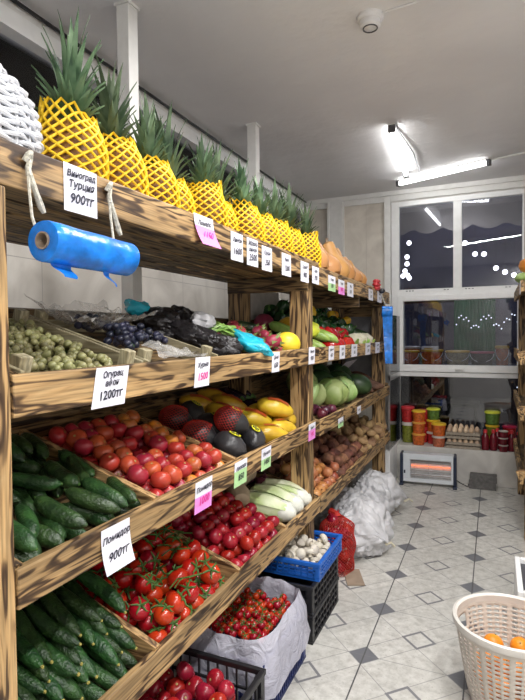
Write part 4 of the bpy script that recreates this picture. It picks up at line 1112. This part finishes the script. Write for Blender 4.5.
GB = mk('green_bunch', 'greens', herb)
GB.put(tmat(1, .3, 1.98, .06, (0,0,2.6)), 'bunch of fresh greens behind the turquoise bag', None); GB.put(tmat(1, .24, 1.88, .07, (0,0,.9)), 'bunch of pale greens in front of the turquoise bag', None)
GB.put(tmat(1, .42, 2.0, .06, (0,0,1.2)), 'bunch of greens at the back board by the rear post', None)
def dragon():
    o = MB().ball(.042,.042,.06,(0,0,0),16,10).build('dragon_fruit', M['dragon'])
    for i in range(14):
        a = i*2.4; z = -.045+.09*i/13; r = .042*math.sqrt(max(.1, 1-(z/.06)**2)); d = Vector((math.cos(a), math.sin(a), 0)); tt = Vector((-math.sin(a), math.cos(a), 0)); p = d*r+Vector((0,0,z))
        MB().add([p-tt*.011, p+tt*.011, p+d*.018+Vector((0,0,.03))], [(0,1,2)]).build('scale', M['dragon_scale'], o, False)
    return o
DF = mk('dragon_fruit', 'dragon fruit', dragon)
dl = 'pink dragon fruit with green scales in the upper tray between turquoise bag and yellow melon'
for i in range(22):
    DF.put(tmat(1, .10+.082*(i//5)+ru(-.01,.01), 2.10+.082*(i % 5)+ru(-.01,.01)+.02*(i//5), .04+(.04 if i % 3 == 2 else 0), (1.4+ru(-.5,.5), ru(-.6,.6), ru(0,6)), ru(.72,.86)), dl, 'dragon fruits')
o = MB().ball(.068,.062,.06,(0,0,0),24,16,lambda q: Vector((q.x*(1+.12*max(0,q.x/.068)**3), q.y, q.z))).build('yellow_melon', M['yellow_melon']); tag(o, 'bright yellow melon at the upper tray board by the middle post', 'melon'); place(o, tmat(1, .075, 2.42, .068, (0,-.2,1.3), 1.05))
MB().tube([(.07,0,0),(.085,0,.003)], [.008,.005], 6).build('stalk', M['calyx'], o)
CG = mk('courgette', 'courgette', cuke_mesh(.2,.03,.01,'dark_melon',False)); CL = mk('courgette', 'courgette', cuke_mesh(.19,.034,.008,'courgette',False))
for i, (s, y, n, z, lab) in enumerate(((.24,2.46,.05,.3,'dark green courgette behind the yellow melon'), (.33,2.5,.08,.6,'upper dark green courgette leaning behind the yellow melon'), (.2,2.56,.045,.0,'dark green courgette between yellow melon and post'))): CG.put(tmat(1, s, y, n, (0,0,z)), lab, 'dark courgettes')
RC = mk('red_cabbage', 'cabbage', lump_mesh(.08,.08,.07,'redcab',.1,2,18,12))
RC.put(tmat(1, .43, 2.90, .085, (0,0,0), .8), 'dark red cabbage at the back, nearest the rear post', 'red cabbages'); RC.put(tmat(1, .42, 3.08, .095, (.4,0,1), .9), 'dark red cabbage at the back, seen beside the front post', 'red cabbages'); RC.put(tmat(1, .45, 3.28, .10, (0,.4,2), .9), 'dark red cabbage farthest back past the post', 'red cabbages')
o = crumple('yellow_bag', 'yellow net bag of fruit standing behind the middle post', 'bag', tmat(1, .24, 2.88, .10, (0,0,.3)), .085, .085, .07, 'pomelo', .15, 4)
o = crumple('yellow_bag', 'lime yellow bag behind the pale courgettes', 'bag', tmat(1, .20, 3.04, .11, (0,0,.3)), .08, .1, .06, 'lid_lime', .2, 6)
for i in range(7):
    CL.put(tmat(1, .11+.03*(i % 2)+(.12 if i > 4 else 0), 2.78+.085*(i % 5), .04+(.055 if i > 2 else 0), (ru(0,6), .05, ru(-.2,.4))), 'pale green courgette in the upper tray just past the middle post', 'pale courgettes')
def bell(mat, nm):
    def b():
        pr = [(.004,-.045),(.02,-.047),(.032,-.03),(.037,0),(.038,.02),(.03,.036),(.012,.032),(.004,.03)]
        o = MB().lathe(pr, 20, None, lambda p, w, k: (p.x*(1+.09*math.cos(4*w)), p.y*(1+.09*math.cos(4*w)), p.z)).build(nm, M[mat])
        MB().tube([(0,0,.03),(.002,0,.045),(.008,.002,.058)], [.009,.005,.006], 6).build('stalk', M['calyx'], o); return o
    return b
PR = mk('bell_pepper', 'pepper', bell('pepper_red','bell_pepper')); PD = mk('green_pepper', 'pepper', bell('pepper_dark','green_pepper')); PY = mk('yellow_pepper', 'pepper', bell('pepper_yel','yellow_pepper'))
for i in range(10): PR.put(tmat(1, .065+.075*(i//5), 3.14+.12*(i % 5)+ru(-.01,.01), .045+.05*(i//5), (1.2+ru(-.4,.4), 0, ru(0,6)), 1.15), 'red bell pepper at the board of the far upper tray', 'red peppers')
for i in range(40):
    a, b = i // 10, i % 10
    PD.put(tmat(1, .20+.085*a+ru(-.015,.015), 3.02+.115*b+ru(-.02,.02), .06+.028*a+(.05 if i % 2 else 0), (ru(-1,1), ru(-1,1), ru(0,6)), ru(1.05,1.35)), 'dark green pepper in the heap behind the red peppers', 'dark peppers')
for i, (s, y, n) in enumerate(((.34,3.35,.19),(.36,3.5,.2),(.33,3.9,.19),(.35,4.05,.19),(.28,4.2,.17))): PY.put(tmat(1, s, y, n, (ru(-1,1),ru(-1,1),0), .85), 'yellow pepper on top of the dark green peppers', 'yellow peppers')
CF = mk('cauliflower', 'cauliflower', lambda: cauli())
def cauli():
    o = MB().ball(.06,.06,.045,(0,0,.0),22,14,lambda q: q*(1+abs(fnoise(q,45,.25,2)))).build('cauliflower', M['cauli'])
    for i in range(6):
        a = i*1.05; MB().tube([(0.02*math.cos(a),.02*math.sin(a),-.045),(.06*math.cos(a),.06*math.sin(a),-.02),(.075*math.cos(a),.075*math.sin(a),.025)], [.012,.02,.006], 6).build('leaf', M['courgette'], o)
    return o
for i, (s, y, lab) in enumerate(((.09,3.86,'cauliflower next to the red peppers'),(.1,4.04,'middle cauliflower at the far board'),(.1,4.24,'farthest cauliflower by the rack end'))): CF.put(tmat(1, s, y, .06, (0,0,i), 1.1), lab, 'cauliflowers')
for i in range(8): CG.put(tmat(1, .15+.08*(i//4), 4.36+.07*(i % 4), .04+.04*(i//4), (0,0,ru(-.3,.3)), .95), 'dark green courgette at the far end of the upper tray', 'far courgettes')

# ---------------------------------------------------------------- floor level under the rack
def plastic_crate(name, label, x0, x1, y0, y1, z0, z1, mat, nh=4, pitch=.035, group=None):
    cx, cy = (x0+x1)/2, (y0+y1)/2; t = thing(name, label, 'crate', (cx, cy, z0), group)
    hx, hy, h = (x1-x0)/2, (y1-y0)/2, z1-z0; w = .008
    MB().box(-hx, hx, -hy, hy, 0, .01).build('base', M[mat], t, False)
    rm = MB(); r_ = .014
    rm.box(-hx-.004, hx+.004, -hy-.004, -hy+r_, h-.02, h); rm.box(-hx-.004, hx+.004, hy-r_, hy+.004, h-.02, h); rm.box(-hx-.004, -hx+r_, -hy+r_, hy-r_, h-.02, h); rm.box(hx-r_, hx+.004, -hy+r_, hy-r_, h-.02, h)
    rm.build('rim', M[mat], t, False, .003)
    for sx in (-1, 1):
        for sy in (-1, 1):
            a, b = sorted((sx*hx, sx*(hx-.03))); c, d = sorted((sy*hy, sy*(hy-.03)))
            MB().box(a, b, c, d, .01, h-.02).build('corner', M[mat], t, False, .004)
    for axis in (0, 1):
        for sg in (-1, 1):
            q = MB(); half = hy if axis == 0 else hx; off = (hx if axis == 0 else hy)-w
            def bx(u0, u1, z0_, z1_):
                a, b = sorted((sg*off, sg*(off+w)))
                if axis == 0: q.box(a, b, u0, u1, z0_, z1_)
                else: q.box(u0, u1, a, b, z0_, z1_)
            n = int(2*(half-.03)/pitch)
            for i in range(n+1):
                u = -half+.03+2*(half-.03)*i/n; bx(u-.003, u+.003, .01, h-.02)
            for k in range(nh+1):
                z = .01+(h-.03)*k/nh; bx(-half+.02, half-.02, z-.003, z+.005)
            q.build('side', M[mat], t, False)
    return t
def crate_pile(kind, x0, x1, y0, y1, z, d, label, group, layers=1, tilt=.8, p2=.5, scl=(.9,1.05), jit=.15):
    for lay in range(layers):
        i = 0; x = x0+d*.5+(.3*d if lay else 0)
        while x < x1-d*.4:
            y = y0+d*.5+(d*.5 if (i+lay) % 2 else 0)
            while y < y1-d*.4:
                if lay == 0 or random.random() < p2:
                    kind.put(pose((x+ru(-jit,jit)*d*.4, y+ru(-jit,jit)*d*.4, z+lay*d*.72+ru(0,.1)*d), (ru(-tilt,tilt), ru(-tilt,tilt)+.3, ru(0,6.28)), ru(*scl)), label, group)
                y += d
            x += d*.88; i += 1
plastic_crate('vegetable_crate', 'black plastic crate of pink tomatoes on the floor, nearest the viewer', -1.12, -.715, 1.10, 1.60, 0, .30, 'black_plastic')
crate_pile(T_pink, -1.09, -.735, 1.13, 1.58, .235, .068, 'pink tomato in the nearest floor crate under the rack', 'pink tomatoes in the floor crate', 2, .9, .35)
plastic_crate('vegetable_crate', 'dark blue plastic crate under the white bag of cherry tomatoes', -1.105, -.765, 1.70, 2.165, 0, .24, 'navy_plastic', 5, .02)
# milky bag lining the blue crate
v = []; f = []; nA, nB = 64, 14
for j in range(nB+1):
    k = j/nB
    for i in range(nA):
        a = 2*math.pi*i/nA; ca, sa = math.cos(a), math.sin(a)
        sq = 1/max(abs(ca)**4+abs(sa)**4, 1e-6)**.25
        if k < .5:   # inside, from the bottom up to the rim
            kk = k/.5; fx = .15+.025*kk; z = .20+.13*kk
        else:        # folded over the rim and hanging outside
            kk = (k-.5)/.5; fx = .175+.04*math.sin(min(1, kk*1.6)*math.pi/2); z = .33-.19*kk+.02*math.sin(a*3)*kk
        wob = 1+fnoise((ca*1.2, sa*1.2, k*2), 1.7, .10, 3)+abs(fnoise((ca*3, sa*3, k*3), 1.6, .07, 6))
        px = fx*1.0*sq*ca*wob; py = (fx+.055)*sq*sa*wob
        v.append((px, py, z+fnoise((ca*2, sa*2, 0), 1.3, .035, 8)*min(1, k*2)))
for j in range(nB):
    for i in range(nA): f.append((j*nA+i, j*nA+(i+1) % nA, (j+1)*nA+(i+1) % nA, (j+1)*nA+i))
o = MB().add(v, f).build('plastic_bag', M['bag_white'], None, True, 0, (-.935,1.93,.0)); tag(o, 'milky white bag lining the blue crate, full of cherry tomatoes', 'bag')
T_ch = mk('cherry_tomato', 'tomato', tomato_mesh(.0165, 'tom_red', 'calyx', .98, 3))
crate_pile(T_ch, -1.07, -.80, 1.77, 2.10, .268, .033, 'small red cherry tomato in the milky white bag', 'cherry tomatoes', 2, .9, .45)
plastic_crate('vegetable_crate', 'lower of the two stacked black crates beside the cherry tomatoes', -1.16, -.765, 2.26, 2.70, 0, .135, 'black_plastic', 3, .045)
plastic_crate('vegetable_crate', 'upper of the two stacked black crates, under the mushroom crate', -1.16, -.765, 2.26, 2.70, .137, .272, 'black_plastic', 3, .045)
plastic_crate('vegetable_crate', 'bright blue shallow crate of mushrooms on the black crates', -1.12, -.75, 2.32, 2.72, .274, .36, 'blue_plastic', 3, .03)
def mush():
    o = MB().lathe([(.004,-.004),(.03,-.008),(.036,.004),(.031,.02),(.016,.03),(.002,.032)], 16).build('mushroom', M['mushroom'])
    MB().tube([(0,0,0),(.001,0,-.03)], [.012,.014], 8).build('stem', M['stem'], o); return o
MS = mk('mushroom', 'mushroom', mush)
crate_pile(MS, -1.09, -.775, 2.35, 2.69, .318, .05, 'pale mushroom in the bright blue crate', 'mushrooms', 2, 1.2, .5, (.65,.85))
# red net of onions
nc = Vector((-.872, 3.06, .0))
def netshape(q):
    d = 1+fnoise(q, 12, .08, 2); p = Vector(q)*d; return p
v = []; f = []; nb, nr = 34, 34
for j in range(nr+1):
    k = j/nr; z = .005+.33*k; rr = .105*(1-.12*(2*k-1)**2) if k < .8 else .105*(1-.12*.36)*(1-.75*((k-.8)/.2)**1.5)
    for i in range(nb):
        a = 2*math.pi*(i+.5*(j % 2))/nb; w = 1+.06*math.sin(a*5+k*14)
        v.append((rr*w*math.cos(a), rr*w*1.15*math.sin(a), z))
for j in range(nr-1):
    for i in range(nb):
        rt, lf = (i, (i-1) % nb) if j % 2 == 0 else ((i+1) % nb, i)
        f.append((j*nb+i, (j+1)*nb+rt, (j+2)*nb+i, (j+1)*nb+lf))
nt_ = thing('net_sack', 'red mesh sack full of onions on the floor by the middle post', 'sack', nc)
o = MB().add(v, f).build('mesh_net', M['net_red'], nt_); w = o.modifiers.new('net', 'WIREFRAME'); w.thickness = .004; w.use_even_offset = False
MB().tube([(0,0,.325),(-.01,.01,.345),(-.05,.03,.345)], [.028,.016,.024], 8).build('tied_neck', M['net_red'], nt_)
OR = mk('sack_onion', 'onion', onion_mesh(.041, 'tom_pink'))
for lay in range(5):
    for i in range(7 if lay < 4 else 3):
        a = 2*math.pi*i/6+lay*.5; rr = .058 if i < 6 else 0
        if lay == 4: rr = .03
        OR.put(pose((nc.x+rr*math.cos(a), nc.y+rr*1.1*math.sin(a), .045+lay*.066), (ru(-1,1), ru(-1,1), 0), ru(.9,1.0)), 'reddish onion inside the red mesh sack', 'onions in the red sack')
# white sacks
def sack(label, c, rx, ry, rz, seed, tail, rot=0):
    t = thing('white_sack', label, 'sack', c, 'white woven sacks under the rack'); t.rotation_euler = (0,0,rot)
    def crease(q, sc, k): return abs(noise.noise(Vector((q.x*sc*.55+q.z*sc*.9+k, q.y*sc*1.1, q.z*sc*.35-q.x*sc*.8+k*3))))
    def fn(q):
        d = .88+fnoise(q, 5, .2, seed)+.20*crease(q, 9, seed)+.17*crease(q, 17, seed+4)+.08*crease(q, 38, seed+8); p = Vector(q)*d; p.z += rz*.7
        if tail:
            a_ = Vector(tail); k = max(0, q.normalized().dot(a_.normalized()))
            p += (a_*1.05-p)*.75*k**14
        if p.z < 0.003: p.z = .003
        return p
    MB().ball(rx, ry, rz, (0,0,0), 110, 64, fn).build('sack_body', M['sack'], t)
    if tail:
        a = Vector(tail)
        MB().tube([a*.92+Vector((0,0,.02)), a*1.0+Vector((.015,.02,.03)), a*1.08+Vector((.02,.03,0))], .008, 6).build('twine', M['twine'], t)
    return t
sack('large white sack slumped on the floor beside the red mesh sack', (-.84, 3.43, 0), .215, .27, .19, 2, (.23,-.12,.08))
sack('white sack leaning under the tray behind the large front one', (-1.02, 3.62, 0), .21, .22, .20, 7, None, .3)
sack('farther white sack under the tray near the rack end', (-.885, 4.15, 0), .21, .29, .21, 5, (.25,.1,.08))
sack('small beige sack end poking out between the white sacks', (-.76, 3.78, 0), .10, .11, .10, 11, None, .3)
t = thing('cardboard_piece', 'torn brown cardboard piece on the floor beside the red mesh sack', 'cardboard', (-.755, 2.99, 0), None, (0,0,.4))
sbox('flap', M['cardboard'], -.05, .05, -.1, .1, .002, .008, parent=t); 

# ---------------------------------------------------------------- ledge goods
LZ = .332
def tub(x, y, z, r, h, b, l, lab, dome=.006, taper=.86): return pail('food_tub', r, h, b, l, lab, 'tubs on the window ledge', (x, y, z), taper, False, 'tub', 22, dome)
tub(-.80,5.46,LZ,.062,.20,'tub_olive','lid_clear','tall olive jar at the left end of the ledge', taper=.95)
tub(-.805,5.46,LZ+.207,.065,.155,'tub_red','lid_red','red tub with red lid standing on the olive jar')
for i in range(3): tub(-.685,5.365,LZ+.115*i,.064,.11,'tub_orange','lid_orange' if i < 2 else 'lid_yellow',['orange tub at the bottom of the left stack','orange tub in the middle of the left stack','yellow-lidded orange tub on top of the left stack'][i])
tub(-.665,5.5,LZ,.06,.15,'tub_red','lid_red','lower red tub behind the orange stack'); tub(-.665,5.5,LZ+.157,.06,.17,'tub_red','lid_red','upper red tub behind the orange stack')
tub(-.555,5.47,LZ,.062,.115,'tub_red','lid_clear','red tub at the bottom behind the speckled tub'); tub(-.555,5.47,LZ+.122,.064,.115,'tub_orange','lid_yellow','orange tub under the lime-lidded green tub'); tub(-.555,5.47,LZ+.243,.064,.11,'tub_green','lid_lime','green tub with lime lid topping the second stack')
tub(-.49,5.345,LZ,.063,.10,'tub_coral','lid_clear','speckled red tub at the ledge front, second stack'); tub(-.49,5.345,LZ+.107,.066,.12,'tub_orange','lid_yellow','yellow-lidded orange tub beside the egg trays')
# egg trays
def egg_tray():
    v = []; f = []; nx, ny = 36, 30; W, D_ = .30, .25
    for j in range(ny+1):
        for i in range(nx+1):
            x, y = i/nx*W-W/2, j/ny*D_-D_/2
            z = .022+.016*math.cos(2*math.pi*(x+W/2)/W*6)*math.cos(2*math.pi*(y+D_/2)/D_*5)
            if i in (0, nx) or j in (0, ny): z = .012
            v.append((x, y, z))
    for j in range(ny):
        for i in range(nx): f.append((j*(nx+1)+i, j*(nx+1)+i+1, (j+1)*(nx+1)+i+1, (j+1)*(nx+1)+i))
    o = MB().add(v, f); o = o.build('egg_tray', M['tray_pulp']); s = o.modifiers.new('s', 'SOLIDIFY'); s.thickness = .003
    MB().box(-W/2-.004,W/2+.004,-D_/2-.004,-D_/2+.004,0,.024).box(-W/2-.004,W/2+.004,D_/2-.004,D_/2+.004,0,.024).box(-W/2-.004,-W/2+.004,-D_/2,D_/2,0,.024).box(W/2-.004,W/2+.004,-D_/2,D_/2,0,.024).build('tray_edge', M['tray_pulp'], o, False)
    return o
ET = mk('egg_tray', 'egg tray', egg_tray)
ex, ey = -.268, 5.42
eggm = mk('egg', 'egg', lambda: MB().ball(.021,.021,.028,(0,0,0),12,9,lambda q: Vector((q.x*(1-.18*q.z/.028), q.y*(1-.18*q.z/.028), q.z))).build('egg', M['egg']))
zz = LZ
for i, (h, lab) in enumerate(((0,'bottom grey egg tray on the ledge'), (.036,'second grey egg tray from the ledge'), (.095,'third grey egg tray, empty, above the filled row'), (.131,'top grey egg tray carrying loose brown eggs'))):
    ET.put(pose((ex+ru(-.004,.004), ey, LZ+h), (0,0,ru(-.02,.02))), lab, 'egg trays')
for i in range(6): eggm.put(pose((ex-.125+.05*i, ey-.1, LZ+.036+.034), (ru(-.1,.1),0,0), .95), 'egg in the filled row halfway down the tray stack', 'eggs in the lower filled tray')
for j in range(5):
    for i in range(6):
        if random.random() < .93 - (.2 if i < 2 else 0): eggm.put(pose((ex-.125+.05*i, ey-.1+.05*j, LZ+.131+.046), (ru(-.25,.25), ru(-.25,.25), 0), ru(.95,1.08)), 'brownish egg in the top tray of the stack', 'eggs in the top tray')
# red bottles and right-hand tubs
def bottle():
    t = MB().lathe([(.03,0),(.034,.005),(.034,.115),(.03,.135),(.017,.155),(.015,.165)], 18).build('bottle', M['tub_darkred'])
    MB().lathe([(.0175,.163),(.0175,.192),(.012,.195),(.001,.195)], 14).build('cap', M['lid_red'], t); return t
BO = mk('juice_bottle', 'bottle', bottle)
for x, y, lab in ((-.07,5.335,'dark red bottle nearest the egg trays'), (.0,5.345,'dark red bottle second from the egg trays'), (.155,5.36,'dark red bottle right of the three small jars'), (.035,5.43,'dark red bottle standing behind the small jars')):
    BO.put(pose((x, y, LZ)), lab, 'dark red bottles')
tub(-.01,5.48,LZ,.06,.10,'tub_olive','lid_yellow','lowest tub of the stack behind the bottles'); tub(-.01,5.48,LZ+.107,.06,.11,'tub_olive','lid_yellow','middle tub of the stack behind the bottles'); tub(-.01,5.48,LZ+.224,.068,.125,'tub_green','lid_lime','green tub with lime lid above the red bottles')
for i in range(3): tub(.085,5.325,LZ+.066*i,.04,.062,'tub_darkred','lid_clear',['bottom of the three small dark red jars','middle of the three small dark red jars','top of the three small dark red jars'][i], 0, .93)
for i in range(2): tub(.14,5.49,LZ+.11*i,.062,.105,'tub_red','lid_pink',['lower red tub behind the right bottles','upper red tub with pink lid behind the right bottles'][i])
tub(.235,5.42,LZ,.035,.17,'tub_dark','lid_red','dark jar with red lid at the right end of the ledge')

# ---------------------------------------------------------------- heater, bricks
ht = thing('electric_heater', 'white quartz heater glowing on the floor before the window ledge', 'heater', (-.565, 5.10, 0), None, (0,0,R(3)))
HW, HH = .255, .30
fr = MB(); fr.box(-HW+.02, HW-.02, -.03, -.02, .245, HH-.01); fr.box(-HW+.02, HW-.02, -.03, -.02, .03, .065); fr.box(-HW+.02, -HW+.095, -.03, -.02, .065, .245); fr.box(HW-.05, HW-.02, -.03, -.02, .065, .245); fr.box(-HW+.02, HW-.02, .06, .075, .03, HH-.01); fr.box(-HW+.02, HW-.02, -.03, .075, HH-.012, HH)
fr.build('housing', M['heater_white'], ht, False, .003)
rf = MB()
for k in range(4):
    z0 = .066+.045*k
    v = []; f = []
    for j in range(7):
        a = math.pi*j/6; v += [(-HW+.095, .035-.03*abs(math.cos(a))*1.+.0, z0+.022-.0225*math.cos(a)), (HW-.05, .035-.03*abs(math.cos(a)), z0+.022-.0225*math.cos(a))]
    for j in range(6): f.append((2*j, 2*j+1, 2*j+3, 2*j+2))
    MB().add(v, f).build('reflector', M['reflector'], ht)
    hot = k == 2
    MB().tube([(-HW+.1, .012, z0+.022), (HW-.055, .012, z0+.022)], .006, 10).build('heating_tube', M['tube_hot'] if hot else M['tube_off'], ht)
g = MB()
for k in range(9): g.tube([(-HW+.095, -.026, .07+.0215*k), (HW-.05, -.026, .07+.0215*k)], .0016, 5)
for k in range(3): g.tube([(-HW+.13+.13*k, -.026, .066), (-HW+.13+.13*k, -.026, .246)], .0016, 5)
g.build('guard_grille', M['wire'], ht)
for sx in (-1, 1):
    a, b = sorted((sx*HW, sx*(HW-.03)))
    sp_ = MB().box(a, b, -.045, .08, .012, HH+.005).build('side_panel', M['heater_navy'], ht, False, .012)
    MB().box(a-.004, b+.004, -.075, .11, 0, .02).build('foot', M['heater_navy'], ht, False, .006)
MB().tube([(HW-.01,.06,.06),(HW+.04,.09,.02),(HW+.09,.06,.008),(HW+.12,.1,.008),(HW+.1,.14,.008)], .005, 6).build('cord', M['black_plastic'], ht)
sbox('switch', M['heater_navy'], -HW+.035, -HW+.05, -.034, -.03, .11, .14, parent=ht)
for i in range(2):
    b_ = sbox('brick', M['brick'], -.115, .115, -.05, .05, 0, .066, bevel=.004); b_.location = (-.09+.006*i, 5.19, .0+.067*i)
    tag(b_, ['lower grey brick on the floor in front of the ledge', 'upper grey brick of the two stacked before the ledge'][i], 'brick', 'grey bricks')

# ---------------------------------------------------------------- right side: basket, bin, rack
bc = (.065, 2.205, 0)
lb = thing('laundry_basket', 'greige round plastic basket with oranges on the tiled floor', 'basket', bc)
Rt, Rb, Hb = .205, .15, .33
NU, NV = 120, 33
v = []; f = []
for j in range(NV+1):
    k = j/NV; z = .012+(Hb-.03)*k; rr = Rb+(Rt-Rb)*k**.8
    for i in range(NU): a = 2*math.pi*i/NU; v.append((rr*math.cos(a), rr*math.sin(a), z))
for j in range(NV):
    for i in range(NU):
        a = (i+.5)/NU*360
        rib = i % 10 == 0
        hole = (j % 2 == 1) and i % 10 in (1, 2, 4, 5, 7, 8) and 1 < j < NV-2
        hd = min(abs(a-160), abs(a-340))
        if hd < 11 and NV-10 <= j <= NV-5: hole = True
        elif hd < 15 and NV-11 <= j <= NV-4: hole = False
        if not hole: f.append((j*NU+i, j*NU+(i+1) % NU, (j+1)*NU+(i+1) % NU, (j+1)*NU+i))
o = MB().add(v, f).build('basket_wall', M['basket_plastic'], lb); s = o.modifiers.new('s', 'SOLIDIFY'); s.thickness = .004
MB().lathe([(Rb, .012), (Rb*.98, .0), (.01, .0), (.01, .006), (Rb*.96, .008), (Rb, .012)], 48, cap=False).build('base', M['basket_plastic'], lb)
pr = [(Rt-.004, Hb-.03), (Rt+.008, Hb-.024), (Rt+.011, Hb-.016), (Rt+.009, Hb), (Rt, Hb+.004), (Rt-.008, Hb-.004), (Rt-.006, Hb-.03)]
MB().lathe(pr, 64, cap=False).build('rim', plain('rim_plastic', (.74,.71,.66), .4, var=.04), lb)
OG = mk('orange', 'orange', lambda: orange())
def orange():
    o = MB().ball(.04,.04,.038,(0,0,0),18,12).build('orange', M['orange'])
    MB().lathe([(.004,.037),(.003,.0395),(.001,.0395)], 7).build('stem_button', M['calyx'], o); return o
for lay, (cnt, rr, z) in enumerate(((1,0,.05),(6,.085,.05),(3,.04,.118),(7,.105,.115),(5,.085,.185))):
    for i in range(cnt):
        a = 2*math.pi*i/cnt+lay*.6
        OG.put(pose((bc[0]+rr*math.cos(a), bc[1]+rr*math.sin(a), z+ru(0,.006)), (ru(-1,1), ru(-1,1), 0), ru(.93,1.04)), 'orange lying in the greige plastic basket', 'oranges in the basket')
bn = thing('storage_tub', 'white open tub with dark inside behind the orange basket', 'tub', (.30, 2.73, 0))
q = MB(); x0, x1, y0, y1, hz = -.2, .2, -.2, .2, .30
q.box(x0, x0+.025, y0, y1, 0, hz); q.box(x1-.025, x1, y0, y1, 0, hz); q.box(x0+.025, x1-.025, y0, y0+.025, 0, hz); q.box(x0+.025, x1-.025, y1-.025, y1, 0, hz)
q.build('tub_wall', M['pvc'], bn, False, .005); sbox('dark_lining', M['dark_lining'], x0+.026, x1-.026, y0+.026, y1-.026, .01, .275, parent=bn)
sbox('base', M['pvc'], x0+.01, x1-.01, y0+.01, y1-.01, 0, .01, parent=bn)
rk = thing('produce_rack', 'wooden rack with sloping trays on the right, cut by the view', 'rack', (.025,0,0))
for y in (4.02, 5.15): sbox('post', M['burnt_z'], .175, .255, y-.04, y+.04, 0, 1.78, parent=rk, bevel=.004); sbox('post', M['dark_z'], .75, .83, y-.04, y+.04, 0, 1.78, parent=rk, bevel=.004)
sbox('front_board', M['burnt_y'], .14, .165, 3.95, 5.2, 1.72, 1.80, parent=rk, bevel=.004); sbox('top_slat', M['dark_y'], .17, .85, 3.95, 5.2, 1.765, 1.785, parent=rk)
for z, th in ((1.24, 17), (.86, 17), (.42, 19)):
    T = Matrix.Translation((.15, 0, z)) @ Euler((0, -R(th), 0)).to_matrix().to_4x4()
    MB().box(0, .55, 3.96, 5.2, .0, .012, T).build('tray_floor', M['dark_y'], rk, False)
    MB().box(-.01, .55, 3.965, 3.985, .0, .07, T).build('divider', M['pale_x'], rk, False)
    sbox('front_board', M['burnt_y'], .14, .165, 3.95, 5.2, z-.02, z+.065, parent=rk, bevel=.004)
pk = MB().lathe([(.01,-.055),(.05,-.06),(.085,-.03),(.095,0),(.085,.035),(.045,.06),(.01,.05)], 30, None, lambda p, w, k: (p.x*(1+.05*abs(math.cos(5*w))), p.y*(1+.05*abs(math.cos(5*w))), p.z)).build('pumpkin', M['pumpkin'])
tag(pk, 'orange pumpkin on top of the right-hand rack', 'pumpkin'); pk.location = (.26, 4.18, 1.92)
MB().tube([(0,0,.05),(.005,0,.07),(.015,.005,.085)], [.014,.009,.012], 7).build('stem', M['cardboard'], pk)
o = crumple('net_bag', 'pale green net bag under the pumpkin on the right rack', 'bag', pose((.22,4.12,1.825)), .085, .13, .04, 'cabbage', .25, 3)
t = thing('price_tag', 'small white tag at the near end of the right rack top', 'price tag', (.1632,3.98,1.705)); sbox('sheet', M['paper'], 0, .002, -.02, .06, 0, .09, parent=t)
# grey metal cabinet at the near left
gb = thing('metal_cabinet', 'grey metal cabinet with pale edge at the near end of the rack', 'cabinet', (-.95, .42, 0))
sbox('cabinet_body', M['grey_metal'], -.22, .155, -.2, .175, 0, .875, parent=gb, bevel=.003); sbox('top_edge', M['light_metal'], -.225, .16, -.205, .18, .875, .895, parent=gb, bevel=.003)

# ---------------------------------------------------------------- light
def area(loc, sx, sy, e, rot=(0,0,0), c=(1,.985,.975)):
    l = bpy.data.lights.new('ceiling_tube_or_fill', 'AREA'); l.shape = 'RECTANGLE'; l.size = sx; l.size_y = sy; l.energy = e; l.color = c
    o = bpy.data.objects.new('ceiling_tube_or_fill', l); col.objects.link(o); o.location = loc; o.rotation_euler = rot; return o
area((-.18, 2.22, ZC-.05), 1.24, .06, 38, (0,0,R(30)))
area((.55, 1.2, ZC-.05), .06, 1.2, 46)
area((.55, -.5, ZC-.05), .06, 1.2, 40)  # added fill at the unseen rear, lifts the bounce on the ceiling
ll = bpy.data.lights.new('outside_fill', 'POINT'); ll.energy = 90; ll.color = (.75,.8,1); ll.shadow_soft_size = .2  # added fill light, brightens the view behind the panes; no actual lamp
lo = bpy.data.objects.new('outside_fill', ll); col.objects.link(lo); lo.location = (-.4, 7.4, 3.6)
l2 = bpy.data.lights.new('pail_fill', 'POINT'); l2.energy = 9; l2.shadow_soft_size = .05  # added fill light under the awning to brighten the pails
o2 = bpy.data.objects.new('pail_fill', l2); col.objects.link(o2); o2.location = (-.35, 6.2, 2.45)
w = bpy.data.worlds.new('night'); scn.world = w; w.use_nodes = True
bg = w.node_tree.nodes['Background']; bg.inputs[0].default_value = (.04,.05,.09,1); bg.inputs[1].default_value = .3

# ---------------------------------------------------------------- camera
cd = bpy.data.cameras.new('camera'); cam = bpy.data.objects.new('camera', cd); col.objects.link(cam)
cd.sensor_fit = 'VERTICAL'; cd.sensor_height = 36; cd.lens = 36*519.8/700; cd.clip_start = .02
yaw, pit, rol = .41875, .030488, .010009
Fw = Vector((-math.sin(yaw)*math.cos(pit), math.cos(yaw)*math.cos(pit), -math.sin(pit)))
Rt_ = Vector((math.cos(yaw), math.sin(yaw), 0)); Dn = Fw.cross(Rt_)
c_, s_ = math.cos(rol), math.sin(rol)
rx_ = c_*Rt_+s_*Dn; ry_ = -s_*Rt_+c_*Dn
cam.matrix_world = basis((0,0,1.45), rx_, -ry_, -Fw)
scn.camera = cam
scn.view_settings.view_transform = 'Standard'
try: scn.view_settings.look = 'None'
except Exception: pass
scn.view_settings.exposure = -.02
scn.cycles.use_denoising = True
scn.cycles.max_bounces = 8; scn.cycles.transparent_max_bounces = 16
